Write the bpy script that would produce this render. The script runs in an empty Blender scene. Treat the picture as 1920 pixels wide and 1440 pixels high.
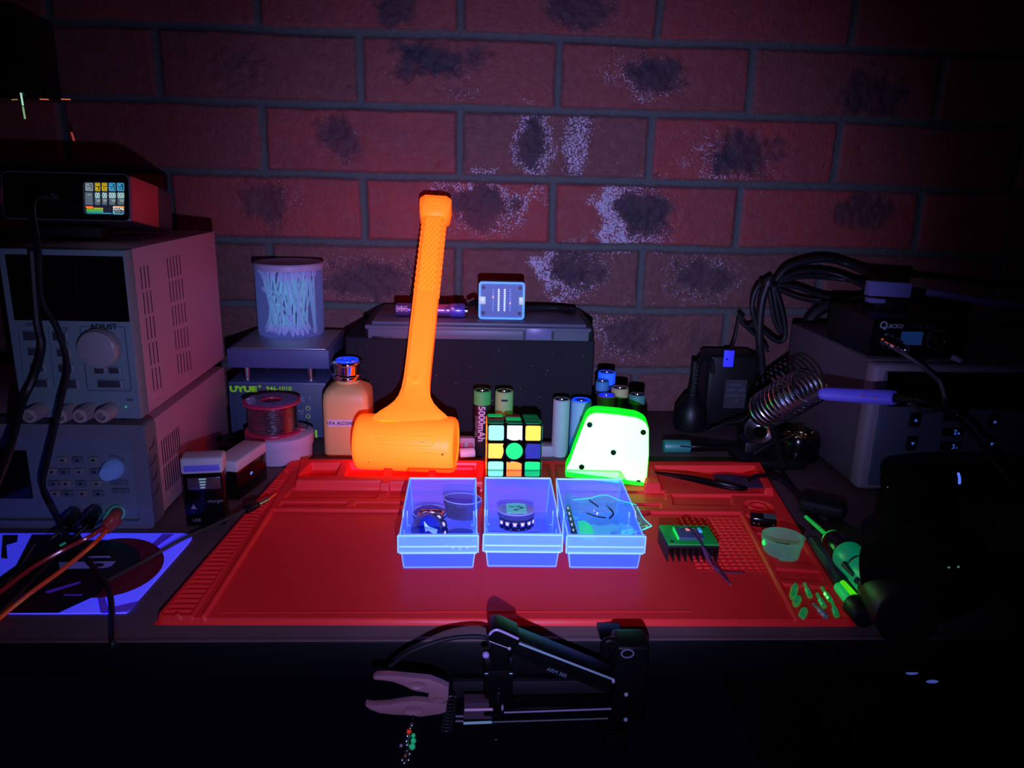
import bpy, bmesh, math, random
import numpy as np
from mathutils import Matrix, Vector, Euler
PI = math.pi
S = bpy.context.scene
COL = S.collection
random.seed(7)

# ------------------------------------------------------------------ camera
CAMZ = 0.3054
FPX = 1437.0                       # focal length in pixels of a 1920 px wide frame
AF = Vector((0.04859908, 0.96395666, -0.26158305)).normalized()
AR = Vector((0.99874074, -0.04363417, 0.02475862)).normalized()
AD = AF.cross(AR).normalized()
if AD.z > 0: AD = -AD
AR = AD.cross(AF).normalized()
if AR.x < 0: AR = -AR
cam_d = bpy.data.cameras.new('camera'); cam = bpy.data.objects.new('camera', cam_d); COL.objects.link(cam)
cam_d.sensor_width = 36.0; cam_d.lens = 36.0 * FPX / 1920.0; cam_d.clip_start = 0.02; cam_d.clip_end = 30
cam.matrix_world = Matrix(((AR.x, -AD.x, -AF.x, 0), (AR.y, -AD.y, -AF.y, 0), (AR.z, -AD.z, -AF.z, CAMZ), (0, 0, 0, 1)))
S.camera = cam

# ------------------------------------------------------------------ world, lights, exposure
S.view_settings.view_transform = 'Standard'; S.view_settings.look = 'None'
S.view_settings.gamma = 1.0; S.view_settings.exposure = 0.0; S.view_settings.use_curve_mapping = False
S.cycles.use_denoising = True
S.cycles.max_bounces = 8; S.cycles.diffuse_bounces = 3; S.cycles.transparent_max_bounces = 24
S.cycles.sample_clamp_indirect = 4.0
w = bpy.data.worlds.new('dark_room'); S.world = w; w.use_nodes = True
w.node_tree.nodes['Background'].inputs[0].default_value = (0.0004, 0.0005, 0.0022, 1)
w.node_tree.nodes['Background'].inputs[1].default_value = 1.0
# the ultraviolet torch, held just under the phone
td = bpy.data.lights.new('uv_torch', 'SPOT'); torch = bpy.data.objects.new('uv_torch', td); COL.objects.link(torch)
td.energy = 18.5; td.color = (0.42, 0.40, 1.0); td.spot_size = math.radians(57); td.spot_blend = 1.0
td.shadow_soft_size = 0.004
torch.location = (0.012, 0.0, 0.215)
torch.rotation_euler = Vector((0.065, 0.90, -0.03)).to_track_quat('-Z', 'Y').to_euler()
# the same torch's wide spill around its bright core
sd = bpy.data.lights.new('uv_torch_spill', 'SPOT'); spill = bpy.data.objects.new('uv_torch_spill', sd); COL.objects.link(spill)
sd.energy = 5.5; sd.color = (0.42, 0.40, 1.0); sd.spot_size = math.radians(86); sd.spot_blend = 1.0; sd.shadow_soft_size = 0.004
spill.location = torch.location; spill.rotation_euler = Vector((-0.05, 0.90, -0.14)).to_track_quat('-Z', 'Y').to_euler()

# ------------------------------------------------------------------ where a ray of the photo meets a plane
def _ray(u, v): return AF + AR * ((u - 960) / FPX) + AD * ((v - 720) / FPX)
C0 = Vector((0, 0, CAMZ))
def oY(u, v, y):
    d = _ray(u, v); return C0 + d * (y / d.y)
def oZ(u, v, z=0.0):
    d = _ray(u, v); return C0 + d * ((z - CAMZ) / d.z)

# ------------------------------------------------------------------ materials
MATS = {}
def _vary(nt, color, amount, scale):
    n = nt.nodes; l = nt.links
    tc = n.new('ShaderNodeTexCoord'); no = n.new('ShaderNodeTexNoise'); no.inputs['Scale'].default_value = scale
    no.inputs['Detail'].default_value = 4
    l.new(tc.outputs['Object'], no.inputs['Vector'])
    mx = n.new('ShaderNodeMix'); mx.data_type = 'RGBA'
    c = color
    mx.inputs[6].default_value = (c[0] * (1 - amount), c[1] * (1 - amount), c[2] * (1 - amount), 1)
    mx.inputs[7].default_value = (c[0] * (1 + amount), c[1] * (1 + amount), c[2] * (1 + amount), 1)
    l.new(no.outputs['Fac'], mx.inputs[0])
    return mx.outputs[2], no
def pmat(name, color, rough=0.5, metal=0.0, spec=0.4, emit=None, es=1.0, vary=0.08, scale=60, bump=0.0, coat=0.0):
    if name in MATS: return MATS[name]
    m = bpy.data.materials.new(name); m.use_nodes = True; nt = m.node_tree; b = nt.nodes['Principled BSDF']
    out, no = _vary(nt, color, vary, scale)
    nt.links.new(out, b.inputs['Base Color'])
    b.inputs['Roughness'].default_value = rough; b.inputs['Metallic'].default_value = metal
    b.inputs['Specular IOR Level'].default_value = spec; b.inputs['Coat Weight'].default_value = coat
    if emit: b.inputs['Emission Color'].default_value = (*emit, 1); b.inputs['Emission Strength'].default_value = es
    if bump:
        bp = nt.nodes.new('ShaderNodeBump'); bp.inputs['Strength'].default_value = bump; bp.inputs['Distance'].default_value = 0.001
        nt.links.new(no.outputs['Fac'], bp.inputs['Height']); nt.links.new(bp.outputs[0], b.inputs['Normal'])
    MATS[name] = m; return m
def fluor(name, diff, emit, es=1.0, rough=0.45, gloss=0.04, vary=0.05, scale=40, bump=0.0):
    """a dye that gives back visible light under ultraviolet: strong diffuse answer to the torch plus its own glow"""
    if name in MATS: return MATS[name]
    m = bpy.data.materials.new(name); m.use_nodes = True; nt = m.node_tree; nt.nodes.clear(); N = nt.nodes; L = nt.links
    out = N.new('ShaderNodeOutputMaterial'); d = N.new('ShaderNodeBsdfDiffuse'); e = N.new('ShaderNodeEmission')
    g = N.new('ShaderNodeBsdfGlossy'); a = N.new('ShaderNodeAddShader'); mx = N.new('ShaderNodeMixShader')
    col, no = _vary(nt, diff, vary, scale)
    L.new(col, d.inputs['Color']); e.inputs['Color'].default_value = (*emit, 1); e.inputs['Strength'].default_value = es
    g.inputs['Roughness'].default_value = rough; mx.inputs[0].default_value = gloss
    L.new(d.outputs[0], mx.inputs[1]); L.new(g.outputs[0], mx.inputs[2])
    L.new(mx.outputs[0], a.inputs[0]); L.new(e.outputs[0], a.inputs[1]); L.new(a.outputs[0], out.inputs['Surface'])
    if bump:
        bp = N.new('ShaderNodeBump'); bp.inputs['Strength'].default_value = bump; bp.inputs['Distance'].default_value = 0.001
        L.new(no.outputs['Fac'], bp.inputs['Height']); L.new(bp.outputs[0], d.inputs['Normal'])
    MATS[name] = m; return m
def film(name, tint, diff, opacity, emit=(0, 0, 0), es=0.0, rough=0.15, gloss=0.08, edge=0.5):
    """thin clear or milky plastic: partly see-through, denser where it is seen edge-on"""
    if name in MATS: return MATS[name]
    m = bpy.data.materials.new(name); m.use_nodes = True; nt = m.node_tree; nt.nodes.clear(); N = nt.nodes; L = nt.links
    out = N.new('ShaderNodeOutputMaterial'); tr = N.new('ShaderNodeBsdfTransparent'); tr.inputs[0].default_value = (*tint, 1)
    d = N.new('ShaderNodeBsdfDiffuse'); t = N.new('ShaderNodeBsdfTranslucent'); g = N.new('ShaderNodeBsdfGlossy'); e = N.new('ShaderNodeEmission')
    col, no = _vary(nt, diff, 0.06, 30)
    L.new(col, d.inputs[0]); L.new(col, t.inputs[0]); g.inputs['Roughness'].default_value = rough
    e.inputs[0].default_value = (*emit, 1); e.inputs[1].default_value = es
    m1 = N.new('ShaderNodeMixShader'); m1.inputs[0].default_value = 0.35; L.new(d.outputs[0], m1.inputs[1]); L.new(t.outputs[0], m1.inputs[2])
    m2 = N.new('ShaderNodeMixShader'); m2.inputs[0].default_value = gloss; L.new(m1.outputs[0], m2.inputs[1]); L.new(g.outputs[0], m2.inputs[2])
    a = N.new('ShaderNodeAddShader'); L.new(m2.outputs[0], a.inputs[0]); L.new(e.outputs[0], a.inputs[1])
    lw = N.new('ShaderNodeLayerWeight'); lw.inputs[0].default_value = 0.35
    ma = N.new('ShaderNodeMath'); ma.operation = 'MULTIPLY_ADD'; ma.use_clamp = True
    ma.inputs[1].default_value = edge; ma.inputs[2].default_value = opacity; L.new(lw.outputs['Facing'], ma.inputs[0])
    m3 = N.new('ShaderNodeMixShader'); L.new(ma.outputs[0], m3.inputs[0]); L.new(tr.outputs[0], m3.inputs[1]); L.new(a.outputs[0], m3.inputs[2])
    L.new(m3.outputs[0], out.inputs['Surface'])
    MATS[name] = m; return m

BLACK = pmat('black_plastic', (0.006, 0.006, 0.008), 0.42, bump=0.1, scale=900)
BLACKG = pmat('glossy_black_plastic', (0.004, 0.004, 0.005), 0.15, spec=0.35)
RUBBER = pmat('black_rubber', (0.007, 0.007, 0.009), 0.6)
CABLE = pmat('black_cable', (0.010, 0.010, 0.013), 0.45)
STEEL = pmat('bright_steel', (0.75, 0.75, 0.78), 0.22, metal=1.0)
CHROME = pmat('chrome', (0.85, 0.85, 0.88), 0.08, metal=1.0)
BRASS = pmat('brass', (0.75, 0.5, 0.2), 0.3, metal=1.0)
BEIGE = pmat('beige_metal', (0.68, 0.36, 0.43), 0.55, bump=0.15, scale=1500)
BEZEL = pmat('grey_beige_bezel', (0.30, 0.36, 0.36), 0.5)
PANEL = pmat('blue_grey_panel', (0.20, 0.24, 0.30), 0.5)
WHITEP = pmat('white_plastic', (0.80, 0.78, 0.80), 0.4)
DARKHOLE = pmat('vent_slot', (0.01, 0.008, 0.01), 0.8)
INK = pmat('black_ink', (0.01, 0.01, 0.012), 0.6)

# ------------------------------------------------------------------ mesh helpers: every shape is (verts, faces)
def tf(p, M): return ([M @ Vector(v) for v in p[0]], p[1])
def at(x, y, z, rz=0.0, rx=0.0, ry=0.0): return Matrix.Translation((x, y, z)) @ Euler((rx, ry, rz), 'XYZ').to_matrix().to_4x4()
def bmp(bm):
    bm.verts.index_update(); r = ([v.co.copy() for v in bm.verts], [[v.index for v in f.verts] for f in bm.faces]); bm.free(); return r
def box(x0, x1, y0, y1, z0, z1, b=0.0, seg=2):
    bm = bmesh.new(); bmesh.ops.create_cube(bm, size=1.0)
    for v in bm.verts: v.co = Vector(((x0 + x1) / 2 + v.co.x * (x1 - x0), (y0 + y1) / 2 + v.co.y * (y1 - y0), (z0 + z1) / 2 + v.co.z * (z1 - z0)))
    if b > 0:
        b = min(b, 0.45 * min(abs(x1 - x0), abs(y1 - y0), abs(z1 - z0)))
        bmesh.ops.bevel(bm, geom=list(bm.edges), offset=b, segments=seg, affect='EDGES', profile=0.5)
    return bmp(bm)
def lathe(prof, n=32, cap=True):
    V = []; F = []
    for r, z in prof:
        for k in range(n): a = 2 * PI * k / n; V.append(Vector((r * math.cos(a), r * math.sin(a), z)))
    for i in range(len(prof) - 1):
        for k in range(n):
            k2 = (k + 1) % n; F.append([i * n + k, i * n + k2, (i + 1) * n + k2, (i + 1) * n + k])
    if cap:
        F.append([k for k in range(n)][::-1]); F.append([(len(prof) - 1) * n + k for k in range(n)])
    return (V, F)
def cyl(r, z0, z1, n=32, b=0.0, r1=None):
    r1 = r if r1 is None else r1
    if b > 0: return lathe([(r - b, z0), (r - b * .3, z0 + b * .3), (r, z0 + b), (r1, z1 - b), (r1 - b * .3, z1 - b * .3), (r1 - b, z1)], n)
    return lathe([(r, z0), (r1, z1)], n)
def along(a, b):
    """frame whose z runs from a to b, origin at a"""
    a = Vector(a); b = Vector(b); z = (b - a).normalized(); q = z.to_track_quat('Z', 'Y')
    return Matrix.Translation(a) @ q.to_matrix().to_4x4()
def rod(a, b, r, n=16, r1=None, bev=0.0):
    return tf(cyl(r, 0, (Vector(b) - Vector(a)).length, n, bev, r1), along(a, b))
def spline(pts, k=8):
    P = [Vector(p) for p in pts]; P = [P[0] * 2 - P[1]] + P + [P[-1] * 2 - P[-2]]; out = []
    for i in range(1, len(P) - 2):
        for j in range(k):
            t = j / k; a, b, c, d = P[i - 1:i + 3]
            out.append(0.5 * ((2 * b) + (c - a) * t + (2 * a - 5 * b + 4 * c - d) * t * t + (3 * b - a - 3 * c + d) * t ** 3))
    out.append(P[-2]); return out
def tube(pts, r, n=10, k=8, radii=None, flat=1.0):
    P = spline(pts, k) if k > 1 else [Vector(p) for p in pts]
    V = []; F = []; up = None
    for i, p in enumerate(P):
        t = (P[min(i + 1, len(P) - 1)] - P[max(i - 1, 0)]).normalized()
        if up is None: up = Vector((0, 0, 1)) if abs(t.z) < .9 else Vector((1, 0, 0))
        up = (up - t * up.dot(t)).normalized(); s = t.cross(up)
        rr = r if radii is None else np.interp(i / (len(P) - 1), np.linspace(0, 1, len(radii)), radii)
        for q in range(n): a = 2 * PI * q / n; V.append(p + s * math.cos(a) * rr + up * math.sin(a) * rr * flat)
    for i in range(len(P) - 1):
        for q in range(n): q2 = (q + 1) % n; F.append([i * n + q, i * n + q2, (i + 1) * n + q2, (i + 1) * n + q])
    F.append(list(range(n))[::-1]); F.append([(len(P) - 1) * n + q for q in range(n)])
    return (V, F)
def prism(out, z0, z1, b=0.0, seg=2):
    bm = bmesh.new(); vs = [bm.verts.new((p[0], p[1], z0)) for p in out]; f = bm.faces.new(vs)
    r = bmesh.ops.extrude_face_region(bm, geom=[f]); bmesh.ops.translate(bm, vec=(0, 0, z1 - z0), verts=[g for g in r['geom'] if isinstance(g, bmesh.types.BMVert)])
    bmesh.ops.recalc_face_normals(bm, faces=bm.faces)
    if b > 0:
        es = [e for e in bm.edges if abs(e.verts[0].co.z - e.verts[1].co.z) < 1e-7]
        bmesh.ops.bevel(bm, geom=es, offset=b, segments=seg, affect='EDGES', profile=0.5)
    return bmp(bm)
def rrect(x0, x1, y0, y1, r, n=5):
    o = []
    for cx, cy, a0 in ((x1 - r, y1 - r, 0), (x0 + r, y1 - r, PI / 2), (x0 + r, y0 + r, PI), (x1 - r, y0 + r, 1.5 * PI)):
        for k in range(n + 1): a = a0 + PI / 2 * k / n; o.append((cx + r * math.cos(a), cy + r * math.sin(a)))
    return o
def ring(out, inn, z0, z1):
    """flat frame between two outlines with the same number of points"""
    n = len(out); V = [Vector((p[0], p[1], z)) for z in (z0, z1) for L in (out, inn) for p in L]; F = []
    for k in range(n):
        j = (k + 1) % n
        F += [[2 * n + k, 2 * n + j, 3 * n + j, 3 * n + k], [k, n + k, n + j, j], [k, j, 2 * n + j, 2 * n + k], [n + k, 3 * n + k, 3 * n + j, n + j]]
    return (V, F)
def sphere(c, r, sx=1, sy=1, sz=1, n=16):
    bm = bmesh.new(); bmesh.ops.create_uvsphere(bm, u_segments=n, v_segments=max(6, n // 2), radius=r)
    for v in bm.verts: v.co = Vector((c[0] + v.co.x * sx, c[1] + v.co.y * sy, c[2] + v.co.z * sz))
    return bmp(bm)
def facing(x, y, z, rz=0.0):
    """frame for things drawn on a face that looks at the viewer: x right, y up, z towards -Y"""
    return at(x, y, z, rz) @ Matrix(((1, 0, 0, 0), (0, 0, -1, 0), (0, 1, 0, 0), (0, 0, 0, 1)))
WP = {}
def _mesh(name, prims, mt, inv, smooth):
    V = []; F = []; MI = []
    for k, p in enumerate(prims):
        mi = 0
        if len(p) == 3: mi = p[2]
        o = len(V); V += [inv @ Vector(v) for v in p[0]]; F += [[i + o for i in f] for f in p[1]]; MI += [mi] * len(p[1])
    me = bpy.data.meshes.new(name); me.from_pydata([tuple(v) for v in V], [], F); me.update()
    for m in (mt if isinstance(mt, (list, tuple)) else [mt]): me.materials.append(m)
    me.polygons.foreach_set('material_index', MI)
    bm = bmesh.new(); bm.from_mesh(me); bmesh.ops.recalc_face_normals(bm, faces=bm.faces); bm.to_mesh(me); bm.free()
    if smooth:
        me.polygons.foreach_set('use_smooth', [True] * len(me.polygons)); me.set_sharp_from_angle(angle=math.radians(38))
    return me
def tagit(o, label, cat, group=None, kind=None):
    if label: o['label'] = label
    if cat: o['category'] = cat
    if group: o['group'] = group
    if kind: o['kind'] = kind
    return o
def thing(name, loc, label, cat, group=None, rz=0.0):
    o = bpy.data.objects.new(name, None); COL.objects.link(o); o.location = loc; o.rotation_euler = (0, 0, rz)
    o.empty_display_size = 0.01; WP[o.name] = at(*loc, rz)
    return tagit(o, label, cat, group)
def part(parent, name, mt, *prims, label=None, smooth=True, local=False, kind=None):
    X = WP[parent.name]; inv = Matrix.Identity(4) if local else X.inverted()
    me = _mesh(name, prims, mt, inv, smooth); o = bpy.data.objects.new(name, me); COL.objects.link(o); o.parent = parent
    WP[o.name] = X
    if label: o['label'] = label
    if kind: o['kind'] = kind
    return o
def solid(name, mt, prims, label, cat, group=None, kind=None, loc=None, smooth=True):
    if loc is None:
        V = [v for p in prims for v in p[0]]
        loc = (sum(v[0] for v in V) / len(V), sum(v[1] for v in V) / len(V), min(v[2] for v in V))
    X = Matrix.Translation(loc); me = _mesh(name, prims, mt, X.inverted(), smooth)
    o = bpy.data.objects.new(name, me); COL.objects.link(o); o.location = loc; WP[o.name] = X
    return tagit(o, label, cat, group, kind)
def txt(parent, s, size, M, mt, name='lettering', depth=0.0002, align='CENTER', sx=1.0, label=None, bold=0.0):
    cu = bpy.data.curves.new(name, 'FONT'); cu.body = s; cu.size = size; cu.align_x = align; cu.align_y = 'CENTER'
    cu.extrude = depth; cu.offset = bold; cu.resolution_u = 3
    ob = bpy.data.objects.new('tmp', cu); COL.objects.link(ob)
    dg = bpy.context.evaluated_depsgraph_get(); me0 = bpy.data.meshes.new_from_object(ob.evaluated_get(dg))
    bpy.data.objects.remove(ob); X = WP[parent.name].inverted() @ M @ Matrix.Diagonal((sx, 1, 1, 1))
    me0.transform(X); me0.materials.clear(); me0.materials.append(mt); me0.name = name
    o = bpy.data.objects.new(name, me0); COL.objects.link(o); o.parent = parent; WP[o.name] = WP[parent.name]
    if label: o['label'] = label
    return o
def clone(o, loc, rz, label=None, group=None, parent=None):
    c = o.copy(); COL.objects.link(c)
    if parent is None:
        c.location = loc; c.rotation_euler = (0, 0, rz); WP[c.name] = at(*loc, rz)
        if label: c['label'] = label
        if group: c['group'] = group
    else: c.parent = parent
    for ch in [x for x in COL.objects if x.parent == o]: clone(ch, None, None, parent=c)
    return c

# ------------------------------------------------------------------ smooth noise on grids
def vnoise(X, Y, s, seed, octs=3):
    out = np.zeros_like(X); amp = 1.0; tot = 0
    for o in range(octs):
        rs = np.random.RandomState(seed + o * 17); T = rs.rand(256, 256)
        x = X * s; y = Y * s; xi = np.floor(x).astype(int); yi = np.floor(y).astype(int); fx = x - xi; fy = y - yi
        fx = fx * fx * (3 - 2 * fx); fy = fy * fy * (3 - 2 * fy); a = T[xi % 256, yi % 256]; b = T[(xi + 1) % 256, yi % 256]
        c = T[xi % 256, (yi + 1) % 256]; d = T[(xi + 1) % 256, (yi + 1) % 256]
        out += amp * ((a * (1 - fx) + b * fx) * (1 - fy) + (c * (1 - fx) + d * fx) * fy); tot += amp; amp *= .5; s *= 2.1
    return out / tot
def sstep(x, a, b):
    t = np.clip((x - a) / (b - a), 0, 1); return t * t * (3 - 2 * t)
def gridmesh(name, P, mt, attrs=None, kind=None):
    """P is (ny, nx, 3)"""
    ny, nx = P.shape[:2]; me = bpy.data.meshes.new(name)
    idx = np.arange(nx * ny).reshape(ny, nx)
    q = np.stack([idx[:-1, :-1], idx[:-1, 1:], idx[1:, 1:], idx[1:, :-1]], -1).reshape(-1)
    nf = (nx - 1) * (ny - 1)
    me.vertices.add(nx * ny); me.vertices.foreach_set('co', P.reshape(-1).astype(np.float32))
    me.loops.add(nf * 4); me.loops.foreach_set('vertex_index', q.astype(np.int32))
    me.polygons.add(nf); me.polygons.foreach_set('loop_start', np.arange(0, nf * 4, 4, dtype=np.int32))
    me.polygons.foreach_set('use_smooth', np.ones(nf, dtype=bool))
    me.update(calc_edges=True)
    for k, a in (attrs or {}).items():
        at_ = me.attributes.new(k, 'FLOAT', 'POINT'); at_.data.foreach_set('value', a.reshape(-1).astype(np.float32))
    me.materials.append(mt); o = bpy.data.objects.new(name, me); COL.objects.link(o); WP[o.name] = Matrix.Identity(4)
    if kind: o['kind'] = kind
    return o
# ================================================================== the room
D = 0.999; Z0 = 0.4667; HB = 0.0823; X0 = -0.2628
def wall_material():
    m = bpy.data.materials.new('painted_brick'); m.use_nodes = True; nt = m.node_tree; N = nt.nodes; L = nt.links; b = N['Principled BSDF']
    def attr(n):
        a = N.new('ShaderNodeAttribute'); a.attribute_name = n; return a.outputs['Fac']
    def mix(f, a, c):
        x = N.new('ShaderNodeMix'); x.data_type = 'RGBA'; L.new(f, x.inputs[0])
        for i, v in ((6, a), (7, c)):
            if isinstance(v, tuple): x.inputs[i].default_value = (*v, 1)
            else: L.new(v, x.inputs[i])
        return x.outputs[2]
    def ramp(f, a, c):
        r = N.new('ShaderNodeMapRange'); r.inputs[1].default_value = a; r.inputs[2].default_value = c; L.new(f, r.inputs[0]); return r.outputs[0]
    def mul(a, c):
        x = N.new('ShaderNodeMath'); x.operation = 'MULTIPLY'; x.use_clamp = True
        L.new(a, x.inputs[0])
        if isinstance(c, float): x.inputs[1].default_value = c
        else: L.new(c, x.inputs[1])
        return x.outputs[0]
    tc = N.new('ShaderNodeTexCoord')
    def noise(s, d=5):
        n = N.new('ShaderNodeTexNoise'); n.inputs['Scale'].default_value = s; n.inputs['Detail'].default_value = d; L.new(tc.outputs['Object'], n.inputs['Vector']); return n.outputs['Fac']
    n1 = noise(18); n2 = noise(260, 6); n3 = noise(90, 4)
    brick = mix(ramp(n1, .35, .7), (0.42, 0.058, 0.050), (0.30, 0.062, 0.062))
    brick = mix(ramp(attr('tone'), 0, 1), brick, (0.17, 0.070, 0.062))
    brick = mix(mul(ramp(n3, .45, .7), 0.35), brick, (0.33, 0.13, 0.13))
    brick = mix(mul(attr('soot'), 0.92), brick, (0.042, 0.036, 0.050))
    n4 = noise(430, 5)
    th = N.new('ShaderNodeMath'); th.operation = 'MULTIPLY_ADD'; th.inputs[1].default_value = 0.36; L.new(attr('crust'), th.inputs[0]); L.new(n4, th.inputs[2])
    crust = mul(ramp(th.outputs[0], .67, .84), ramp(attr('crust'), 0.0, 0.10))
    brick = mix(crust, brick, (0.62, 0.58, 0.72))
    mort = mix(n3, (0.07, 0.092, 0.090), (0.125, 0.135, 0.125))
    L.new(mix(attr('mortar'), brick, mort), b.inputs['Base Color'])
    b.inputs['Roughness'].default_value = 0.62; b.inputs['Specular IOR Level'].default_value = 0.35
    bp = N.new('ShaderNodeBump'); bp.inputs['Strength'].default_value = 0.8; bp.inputs['Distance'].default_value = 0.0016
    L.new(n2, bp.inputs['Height']); L.new(bp.outputs[0], b.inputs['Normal'])
    return m
def build_wall():
    xs = np.linspace(-0.95, 1.15, 1050); zs = np.linspace(-0.03, 0.72, 400); X, Zz = np.meshgrid(xs, zs)
    wob = (vnoise(X, Zz, 9, 3) - .5) * .004; wob2 = (vnoise(X, Zz, 11, 9) - .5) * .004
    r = np.floor((Z0 + wob - Zz) / HB).astype(int); fz = (Z0 + wob - Zz) / HB - r
    off = np.where(r % 2 == 0, .12, 0.0)
    c = np.floor((X + wob2 - X0 - off) / .24).astype(int); fx = (X + wob2 - X0 - off) / .24 - c
    dz = np.minimum(fz, 1 - fz) * HB - .0047; dx = np.minimum(fx, 1 - fx) * .24 - .0047
    q = np.minimum(dx, dz); br = sstep(q + (vnoise(X, Zz, 60, 5) - .5) * .002, -.0012, .0016)
    h = br * .0045
    rs = np.random.RandomState(5); tilt = rs.rand(64, 64)
    h += br * (tilt[r % 64, c % 64] - .5) * .0022 + (vnoise(X, Zz, 35, 21) - .5) * .0012
    # kiln marks: dark patches with a rough pale rim
    soot = np.zeros_like(X); crust = np.zeros_like(X); rock = np.zeros_like(X)
    n1 = vnoise(X, Zz, 55, 31, 4); n2 = vnoise(X, Zz, 24, 41, 3)
    marks = [(820, 112, 82, 42, 1, .15, 0, 1), (850, 172, 55, 14, .2, .35, 0, 0), (1225, 135, 62, 42, .95, .5, -.6, .7), (1003, 268, 34, 54, .9, .6, 0, 0), (1085, 240, 34, 24, .35, .9, 0, 0), (1078, 285, 26, 46, .35, .95, 0, 0),
             (632, 250, 42, 46, .8, .3, -.3, .3), (1392, 290, 78, 44, 1, .45, -.6, .5), (500, 382, 52, 48, .7, .25, .8, 0), (895, 385, 88, 46, .85, .9, .3, -.3),
             (1205, 395, 72, 56, .95, 1, -.8, .2), (1078, 508, 62, 46, .85, 1, -.6, 0), (690, 525, 90, 40, .8, .25, 0, 0), (1315, 520, 66, 44, .7, .3, 0, 0),
             (1190, 625, 66, 48, .6, .5, -.6, 0), (740, 18, 48, 34, .9, 0, 0, 0), (1090, 12, 60, 34, .9, .15, 0, 0), (450, 130, 60, 40, .3, .1, 0, 0),
             (1620, 390, 60, 40, .7, 0, 0, 0), (1640, 180, 70, 45, .8, 0, 0, 0), (900, 320, 20, 12, .1, .4, 0, 0), (1310, 640, 30, 40, .3, 0, 0, 0)]
    for (u, v, ru, rv, ds, cr, ax, ay) in marks:
        p = oY(u, v, D); s = p.y * 1.0 / 1437 * 1.02; a = ru * s; b_ = rv * s
        ex = (X - p.x) / a; ez = (Zz - p.z) / b_; d = np.sqrt(ex ** 2 + ez ** 2) + (n1 - .5) * 1.1 + (n2 - .5) * .5
        soot = np.maximum(soot, ds * (1 - sstep(d, .50, 1.12)) * (.72 + .56 * n2))
        ring_ = sstep(d, .45, .90) * (1 - sstep(d, .95, 1.5))
        if ds <= .5: ring_ = .72 * (1 - sstep(d, .35, 1.35))
        side = np.clip(.55 + .5 * (ex * ax - ez * ay), 0, 1.2)
        crust = np.maximum(crust, cr * ring_ * (side if (ax or ay) else 1)); rock = np.maximum(rock, (1 - sstep(d, .9, 1.2)) * (.4 + .6 * ds))
    pit = sstep(vnoise(X, Zz, 140, 77, 2), .80, .90) * sstep(vnoise(X, Zz, 8, 78, 2), .45, .6)
    h += br * (rock * (vnoise(X, Zz, 120, 55, 3) - .5) * .0055 + crust * (vnoise(X, Zz, 260, 56, 2) - .45) * .004 - pit * .0018 - soot * .001)
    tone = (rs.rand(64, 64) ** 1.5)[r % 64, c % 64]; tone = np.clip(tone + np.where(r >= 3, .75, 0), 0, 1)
    crust = np.clip(crust + pit * .12, 0, 1)
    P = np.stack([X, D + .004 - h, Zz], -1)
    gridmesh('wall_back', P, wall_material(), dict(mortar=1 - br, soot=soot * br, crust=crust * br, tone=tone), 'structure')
build_wall()
DESKM = pmat('worn_desk_laminate', (0.20, 0.115, 0.115), 0.6, vary=0.25, scale=35, bump=0.25)
desk = thing('desk', (0.0, 0.72, -0.75), 'worn brown desk top carrying the orange mat and all the bench instruments', 'desk')
part(desk, 'desk_top', DESKM, tf(box(-0.85, 1.05, 0.004, 0.535, -0.028, 0.0, 0.001), at(0, 0.4585, 0)))
part(desk, 'edge_band', BLACK, box(-0.85, 1.05, 0.4585, 0.4623, -0.028, -0.0012, 0.001), label='black front edge band')  # front face coloured black to carry the darkness below the desk edge
part(desk, 'front_lip', DESKM, box(-0.85, 1.05, 0.4585, 0.4630, -0.0012, 0.0, 0.0004))
for lx in (-0.8, 1.0):
    for ly in (0.50, 0.95): part(desk, 'leg', BLACK, box(lx - .02, lx + .02, ly - .02, ly + .02, -0.75, -0.028, .002))
FLOORM = pmat('dark_concrete', (0.03, 0.03, 0.035), 0.8, vary=0.3, scale=8)
o = solid('floor', FLOORM, [box(-1.5, 1.8, -0.6, 1.02, -0.77, -0.75)], None, None, kind='structure')

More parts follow.
